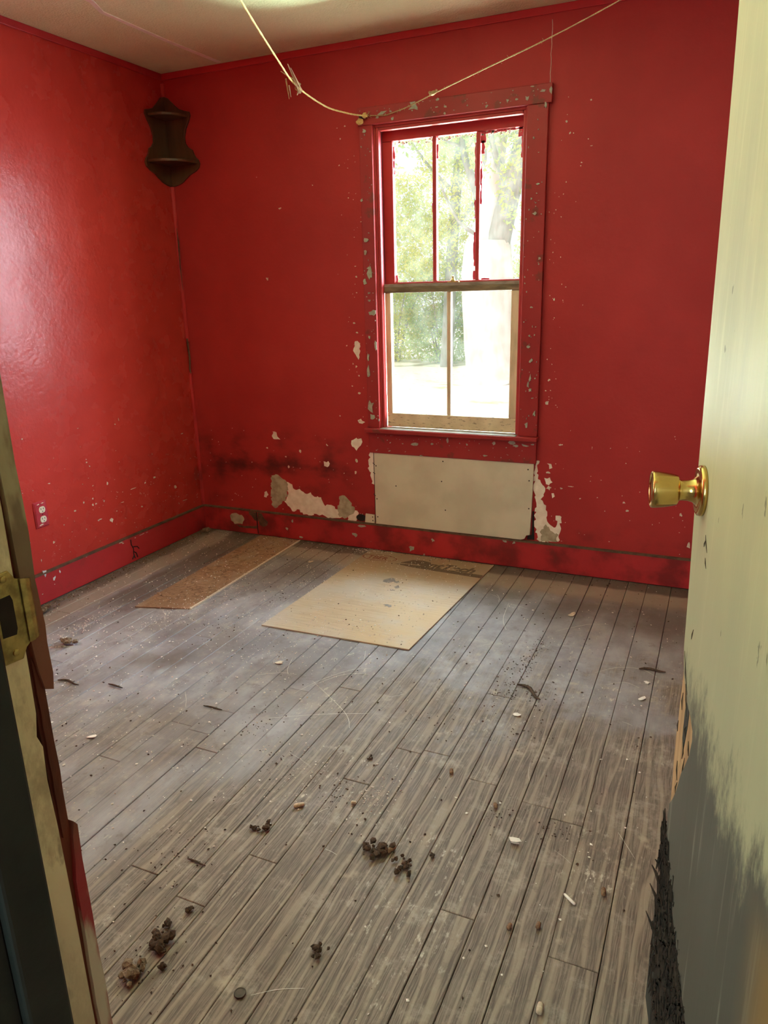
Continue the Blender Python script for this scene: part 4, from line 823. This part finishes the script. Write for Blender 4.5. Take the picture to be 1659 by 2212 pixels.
pellet('nut_husk', 'brown husk above the crumpled white paper', 'husk', 2.318, -1.790, 2.0, .018, .0055, 'pellet')
pellet('nut_husk', 'left one of the two small upright husks on the right boards', 'husk', 2.455, -2.163, 1.4, .016, .005, 'pellet')
pellet('nut_husk', 'right one of the two small upright husks on the right boards', 'husk', 2.513, -2.136, 1.5, .017, .0052, 'pellet')
pellet('nut_husk', 'reddish brown husk beside the white splinter near the door', 'husk', 2.630, -1.985, 1.7, .022, .0058, 'pellet')
pellet('nut_husk', 'thick tan husk nearest the camera, below the right boards', 'husk', 2.560, -2.330, 1.6, .024, .0068, 'pellet_pale')
pellet('nut_husk', 'tiny pale husk alone between the tan peg and the tan husk', 'husk', 1.955, -1.925, .3, .014, .005, 'pellet_pale')
pellet('wood_splinter', 'white wood splinter lying on the right boards near the door', 'splinter', 2.562, -2.035, 2.5, .036, .0038, 'paper_white')
twig('twig', 'dark forked twig on the floor beside the broken jamb', .690, -1.722, .12, .10, .004)
twig('twig', 'short dark straight twig right of the forked one', .871, -1.678, -.02, .070, .0032, bend=.02)
twig('twig', 'dark straight twig mid floor lying across a board end', 1.292, -1.667, .05, .075, .003, bend=.02)
twig('twig', 'thin dark twig on the near boards left of the foreground', 1.690, -2.270, -.02, .055, .0028, bend=.02)
twig('twig', 'curved dark twig on the far right boards close to the door', 2.640, -.860, .2, .09, .005)
twig('twig', 'bent dark root on the boards among crumbs below the plywood', 2.265, -1.170, -.5, .12, .006, bend=.14)
b = MB(); b.lathe([(0,.0115),(.0032,.0125),(.0042,.0118),(.0040,.0100),(.0030,.0098),(.0030,.0)], (1.998,-2.528,.0), (0,0,1), 24)
tag(b.build('round_disc', 'cap_metal', smooth=False), 'dark round metal disc lying flat near the bottom edge of the floor', 'disc')
# crumpled paper and loose flat chips
b = MB(); 
for k in range(3): b.prism(jag(2.398+rng.uniform(-.004,.004), -1.905+rng.uniform(-.004,.004), .016, .010, 9), .001+.003*k, .0022+.003*k, lambda u,v,d: (u, v, d + abs(u-2.398)*.35 + .3*abs(v+1.905)))
tag(b.build('paper_scrap', 'paper_white'), 'crumpled white paper scrap on the boards right of centre', 'scrap')
def flat_chip(label, x, y, rx, ry, mat='paper_white', name='paint_flake', cat='flake'):
    b = MB(); b.prism(jag(x, y, rx, ry, 8), .0004, .0022, lambda u,v,d: (u,v,d + (u-x)*.12 + abs(rx)*.12)); return tag(b.build(name, mat), label, cat)
flat_chip('white paint flake alone on the brown boards, centre right', 2.261, -1.325, .014, .010)
flat_chip('white paint flake near the door edge, second board from the door', 2.625, -1.075, .012, .020)
flat_chip('small white paint flake up from the one by the door edge', 2.632, -.955, .013, .010)
flat_chip('tan cardboard flake on the grey boards right of the plywood', 2.283, -.476, .016, .026, 'pellet_pale')
flat_chip('pale flake on the dark boards between strand board and plywood', .905, -.31, .020, .018, 'chip_white')
flat_chip('pinkish flake lying on the strand board strip', .560, -.30, .018, .014, 'chip_white')
flat_chip('large pale flake in front of the plywood front edge', 1.335, -1.31, .024, .012, 'chip_white')
flat_chip('white splattered flake on the grey boards near the jamb', 1.035, -1.955, .018, .014)
flat_chip('white flake at the sawn end of the strand board strip', .668, -.885, .016, .013)

def scatter(name, label, cat, mat, pts, kind='stuff'):
    """pts: (x, y, size); squashed little lumps joined into one mesh"""
    base = np.array([(1,0,0),(-1,0,0),(0,1,0),(0,-1,0),(0,0,1),(0,0,-1)], float)
    F = np.array([(0,2,4),(2,1,4),(1,3,4),(3,0,4),(2,0,5),(1,2,5),(3,1,5),(0,3,5)])
    g = np.random.default_rng(5 + len(pts)); V = []; Fs = []
    for i, (x, y, z, s) in enumerate(pts):
        a = g.uniform(0, 6.28); ca, sa = math.cos(a), math.sin(a)
        v = base * g.uniform(.55, 1.25, (6, 1)) * (s, s*g.uniform(.45, 1), s*.55)
        V.append(np.c_[v[:,0]*ca - v[:,1]*sa + x, v[:,0]*sa + v[:,1]*ca + y, v[:,2] + s*.35 + z]); Fs.append(F + 6*i)
    V = np.concatenate(V); Fs = np.concatenate(Fs)
    me = bpy.data.meshes.new(name); me.from_pydata(V.tolist(), [], Fs.tolist()); me.materials.append(M[mat])
    o = bpy.data.objects.new(name, me); col.objects.link(o); return tag(o, label, cat, None, kind)
def onsheet(x, y): return .0058 if (1.1 < x < 1.77 and y > -1.035) else (.0055 if (.43 < x < .69 and y > -1.05) else 0)
pts = []
while len(pts) < 2600:
    x = rng.uniform(.05, 2.7); y = rng.uniform(-2.75, -.03)
    if rng.random() < (1.0 if x < 1.7 else .16) * (1 if y > -2.0 else .45): pts.append((x, y, onsheet(x, y), rng.choice((.0018,.0024,.003,.0036,.005))))
for cx, cy, sx, sy, n in ((.36,-1.33,.025,.14,180),(.62,-1.16,.03,.10,120),(.72,-.85,.05,.22,160),(1.0,-.45,.06,.2,70),(1.12,-.05,.05,.03,90),(2.0,-1.88,.03,.06,90),(1.75,-1.85,.05,.10,60),(1.30,-.95,.2,.03,70),(1.25,-1.25,.12,.10,90),(1.5,-.18,.2,.05,50)):
    for k in range(n): x, y = rng.gauss(cx, sx), rng.gauss(cy, sy); y = min(y, -.025); pts.append((x, y, onsheet(x, y), rng.choice((.002,.0028,.0038))))
scatter('paint_dust', 'white paint specks strewn over the floor, thickest on the left', 'specks', 'speck', pts)
pts = []
for k in range(900): x, y = rng.uniform(.05, 2.75), rng.uniform(-2.8, -.03); pts.append((x, y, onsheet(x, y), rng.choice((.0014,.002,.0026,.0036,.005))))
for cx, cy, sx, sy, n in ((2.17,-1.2,.03,.07,70),(2.22,-.83,.02,.05,45),(2.17,-1.0,.05,.04,40),(2.21,-.98,.012,.09,60),(1.9,-1.9,.06,.04,60),(1.66,-1.83,.05,.05,40),(2.28,-1.18,.06,.04,50),(2.0,-1.42,.06,.05,30),(1.63,-2.27,.06,.06,60),(1.49,-1.68,.03,.05,40),(2.3,-1.42,.04,.05,40),(1.78,-2.56,.05,.08,70),(.9,-1.15,.1,.03,30),(1.0,-.72,.02,.06,30),(2.33,-1.82,.02,.04,25),(2.48,-1.82,.03,.02,30)):
    for k in range(n): x, y = rng.gauss(cx, sx), rng.gauss(cy, sy); pts.append((x, y, onsheet(x, y), rng.choice((.0015,.002,.003,.004))))
scatter('dirt_crumbs', 'dark dirt crumbs scattered across all the floorboards', 'crumbs', 'clod', pts)
pts = []
for k in range(900): pts.append((.020+abs(rng.gauss(0,.035)), rng.uniform(-1.5,-.02), 0, rng.choice((.002,.003,.004,.006))))
for k in range(600): x = rng.uniform(.02, 2.74); pts.append((x, -.020-abs(rng.gauss(0,.018)), onsheet(x, -.03), rng.choice((.0015,.002,.003,.0045))))
scatter('wall_debris', 'grey brown dusty debris lining the foot of both baseboards', 'debris', 'clod_pale', pts)
# scratches rubbed into the boards
b = MB()
def scr(pts, w):
    P = smoothpts([(x,y,.0006) for x,y in pts], 6)
    for i in range(len(P)-1):
        d = (P[i+1]-P[i]).normalized(); n = Vector((-d.y,d.x,0))*w*(.4+.6*math.sin(math.pi*(i+.5)/len(P)))
        b.poly([P[i]-n, P[i+1]-n, P[i+1]+n, P[i]+n])
for k in range(34):
    x, y = rng.uniform(.5,2.7), rng.uniform(-2.5,-.3)
    if 1.06 < x < 1.82 and y > -1.1: continue
    a = rng.uniform(0,3.14); L = rng.uniform(.015,.06); c = rng.uniform(-.4,.4)
    scr([(x-L*math.cos(a),y-L*math.sin(a)),(x-L*c*math.sin(a)*.5,y+L*c*math.cos(a)*.5),(x+L*math.cos(a),y+L*math.sin(a))], rng.uniform(.0003,.0007))
for pts_ in ([(1.50,-1.48),(1.55,-1.35),(1.62,-1.25),(1.68,-1.22)],[(1.53,-1.42),(1.60,-1.30),(1.69,-1.26)],[(1.30,-1.42),(1.38,-1.37),(1.44,-1.36)],[(1.36,-1.25),(1.385,-1.33),(1.41,-1.37)],[(1.52,-1.38),(1.72,-1.52),(1.78,-1.60)],[(1.50,-1.65),(1.66,-1.56),(1.80,-1.50)],[(2.45,-.95),(2.52,-.88),(2.60,-.86),(2.66,-.90)],[(2.50,-1.02),(2.56,-.98),(2.61,-1.0)],[(2.0,-.45),(2.02,-.62),(2.06,-.72)],[(2.25,-.66),(2.36,-.55),(2.44,-.52)]): scr(pts_, .0009)
b.build('scratches', 'scratch', floor, kind='stuff')

# ------------------------------------------------------------------ outdoors
GZ = -.30
gb = MB(); NX = 28; gv = [[gb.bm.verts.new((-16+26*i/NX, .6+26*j/NX, GZ + (.03*math.sin(i*1.7+j)+.02*math.sin(j*2.3)) - max(0, 1-j)*.15)) for j in range(NX+1)] for i in range(NX+1)]
for i in range(NX):
    for j in range(NX): gb.bm.faces.new((gv[i][j],gv[i+1][j],gv[i+1][j+1],gv[i][j+1]))
gr = gb.build('ground', 'leaf_litter', smooth=True, kind='structure'); gr['label'] = 'sunlit yard strewn with pale leaf litter'
def leaves(name, mat, parent, blobs, n, size, seed):
    """n small leaf blades inside a set of (x,y,z,rx,ry,rz) clumps"""
    g = np.random.default_rng(seed); B = np.array(blobs, float); wgt = B[:,3]*B[:,4]*B[:,5]; idx = g.choice(len(B), n, p=wgt/wgt.sum())
    d = g.normal(size=(n,3)); d /= np.linalg.norm(d,axis=1)[:,None]; r = g.uniform(.25,1,(n,1))**.5
    C = B[idx,:3] + d*r*B[idx,3:]
    C[:,2] = np.maximum(C[:,2], GZ+.05)
    u = g.normal(size=(n,3)); u /= np.linalg.norm(u,axis=1)[:,None]; w = np.cross(u, g.normal(size=(n,3))); w /= np.linalg.norm(w,axis=1)[:,None]
    s = (size*g.uniform(.6,1.4,n))[:,None]
    V = np.stack([C-u*s, C+w*s*.42, C+u*s, C-w*s*.42],1).reshape(-1,3) - np.array(parent.location)
    me = bpy.data.meshes.new(name); me.vertices.add(4*n); me.vertices.foreach_set('co', V.ravel().astype(np.float32))
    me.loops.add(4*n); me.loops.foreach_set('vertex_index', np.arange(4*n, dtype=np.int32)); me.polygons.add(n)
    me.polygons.foreach_set('loop_start', np.arange(0,4*n,4, dtype=np.int32)); me.update(calc_edges=True); me.validate()
    me.materials.append(M[mat]); o = bpy.data.objects.new(name, me); col.objects.link(o); o.parent = parent; o['kind'] = 'stuff'; return o
def limb(b, pts, r0, r1, n=10):
    P = smoothpts(pts, 4); b.tube(P, [r0+(r1-r0)*i/(len(P)-1) for i in range(len(P))], n)
# the big pale tree
tr = empty('pale_tree', (-1.17,10.1,GZ)); tag(tr, 'big pale trunked tree forking outside the right panes of the window', 'tree')
b = MB()
P = smoothpts([(-1.02,10.1,GZ-.1),(-1.08,10.1,GZ+.12),(-1.16,10.1,.3),(-1.22,10.1,.9),(-1.24,10.1,1.6),(-1.24,10.1,2.15)], 5)
b.tube(P, list(np.interp(range(len(P)), [0,3,7,14,20,len(P)-1], [.85,.66,.50,.46,.47,.40])), 18)
b.build('trunk', 'trunk_pale', tr, smooth=True)
b = MB(); limb(b, [(-1.26,10.1,1.4),(-1.30,10.1,1.8),(-1.24,10.2,2.6),(-1.20,10.3,3.3),(-1.16,10.4,4.2),(-1.2,10.6,5.6)], .30, .12); b.build('limb', 'trunk_pale', tr, smooth=True)
b = MB(); limb(b, [(-1.22,10.1,1.3),(-1.12,10.1,1.8),(-.92,10.05,2.6),(-.70,10.0,3.4),(-.45,10.0,4.4),(-.2,10,5.6)], .27, .09); b.build('limb', 'trunk_grey', tr, smooth=True)
b = MB(); limb(b, [(-1.24,10.2,2.5),(-1.55,10.3,3.1),(-1.85,10.5,3.8),(-2.0,10.8,4.8)], .10, .03); limb(b, [(-1.2,10.3,3.2),(-1.42,10.2,3.8),(-1.40,10.2,4.8)], .07, .03); limb(b, [(-1.3,10.1,2.2),(-1.75,10.0,2.5),(-2.1,9.9,3.2)], .04, .012); limb(b, [(-1.85,10.5,3.8),(-2.3,10.3,4.0),(-2.7,10.2,4.6)], .03, .01); limb(b, [(-.85,10.0,3.0),(-1.1,9.9,3.6),(-1.2,9.8,4.3)], .07, .03); b.build('branch', 'trunk_grey', tr, smooth=True)
leaves('leaf', 'leaf_green', tr, [(-1.2,10.3,4.8,1.6,1.2,1.0),(-.2,10.4,4.2,.9,.8,.9),(-2.4,10.6,4.3,.9,.7,.7),(-.55,9.7,2.9,.45,.4,.7),(-1.0,9.6,3.6,.55,.4,.5),(-.45,9.8,2.0,.3,.3,.6)], 8200, .050, 3)
# slimmer trees behind
def bg_tree(label, x, y, h, lean, r, blobs, mat, n, seed, size=.055):
    t_ = empty('leafy_tree', (x,y,GZ)); tag(t_, label, 'tree', None)
    b = MB(); limb(b, [(x,y,GZ-.1),(x+lean*.3,y,h*.35),(x+lean*.7,y,h*.7),(x+lean,y,h)], r, r*.35, 8); b.build('trunk', 'trunk_grey', t_, smooth=True)
    b = MB()
    for k in range(6):
        z0 = h*(.38+.1*k); f = z0/h; sgn = -1 if k % 2 else 1
        limb(b, [(x+lean*f,y,z0),(x+lean*f+sgn*.5,y-.2,z0+.5),(x+lean*f+sgn*1.0,y-.4,z0+1.2)], r*.35, r*.1, 5)
    b.build('branches', 'trunk_grey', t_, smooth=True, kind='stuff')
    leaves('leaf', mat, t_, blobs, n, size, seed); return t_
bg_tree('yellow green tree behind the left upper pane, leaning left', -4.2, 12.0, 6.5, -1.2, .16, [(-4.4,12,3.0,1.2,.9,1.0),(-4.9,12,4.6,1.3,.9,1.0),(-3.7,12.2,2.2,.8,.7,.8),(-5.4,12.2,3.0,.9,.7,.9)], 'leaf_yellow', 12000, 11, .042)
bg_tree('green tree behind the middle upper pane', -2.9, 12.6, 6.8, .5, .15, [(-2.9,12.4,3.2,.9,.8,.9),(-2.5,12.6,4.6,1.1,.9,1.0),(-3.1,12.4,2.2,.8,.7,.7)], 'leaf_yellow', 9500, 12, .042)
bg_tree('bluish green tree far right behind the pale trunk', .1, 12.8, 6.2, .5, .14, [(.0,12.8,2.6,.9,.8,1.0),(.5,12.8,4.2,1.1,.9,1.0),(-.5,12.6,1.6,.7,.6,.8)], 'leaf_blue', 9500, 13, .042)
# thicket along the yard
th = [(-7.4,13.6,1.3,'far left in the thicket'),(-5.9,13.2,1.5,'second from the left in the thicket'),(-4.5,13.4,1.6,'behind the lower left pane'),(-3.2,13.2,1.6,'just left of the sash upright'),(-2.0,13.5,1.4,'just left of the pale trunk'),(-.7,13.6,1.5,'hidden half behind the pale trunk'),(.6,13.4,1.6,'right of the pale trunk'),(2.0,13.6,1.4,'far right in the thicket')]
for k, (x, y, h, where) in enumerate(th):
    t_ = empty('leafy_bush', (x,y,GZ)); tag(t_, ('yellow green' if k % 3 else 'deep green') + ' leafy bush ' + where, 'bush', None)
    b = MB()
    for j in range(7): a = j*.9; limb(b, [(x+.1*math.cos(a),y+.1*math.sin(a),GZ-.05),(x+.35*math.cos(a),y+.25*math.sin(a),h*.4),(x+.75*math.cos(a),y+.4*math.sin(a),h*.95)], .025, .008, 5)
    b.build('stems', 'trunk_grey', t_, kind='stuff')
    leaves('leaf', 'leaf_yellow' if k % 3 else 'leaf_green', t_, [(x,y,.35,.95,.6,.75),(x-.25,y+.1,1.0,.75,.55,.75),(x+.3,y,h,.7,.5,.6)], 8000, .042, 30+k)
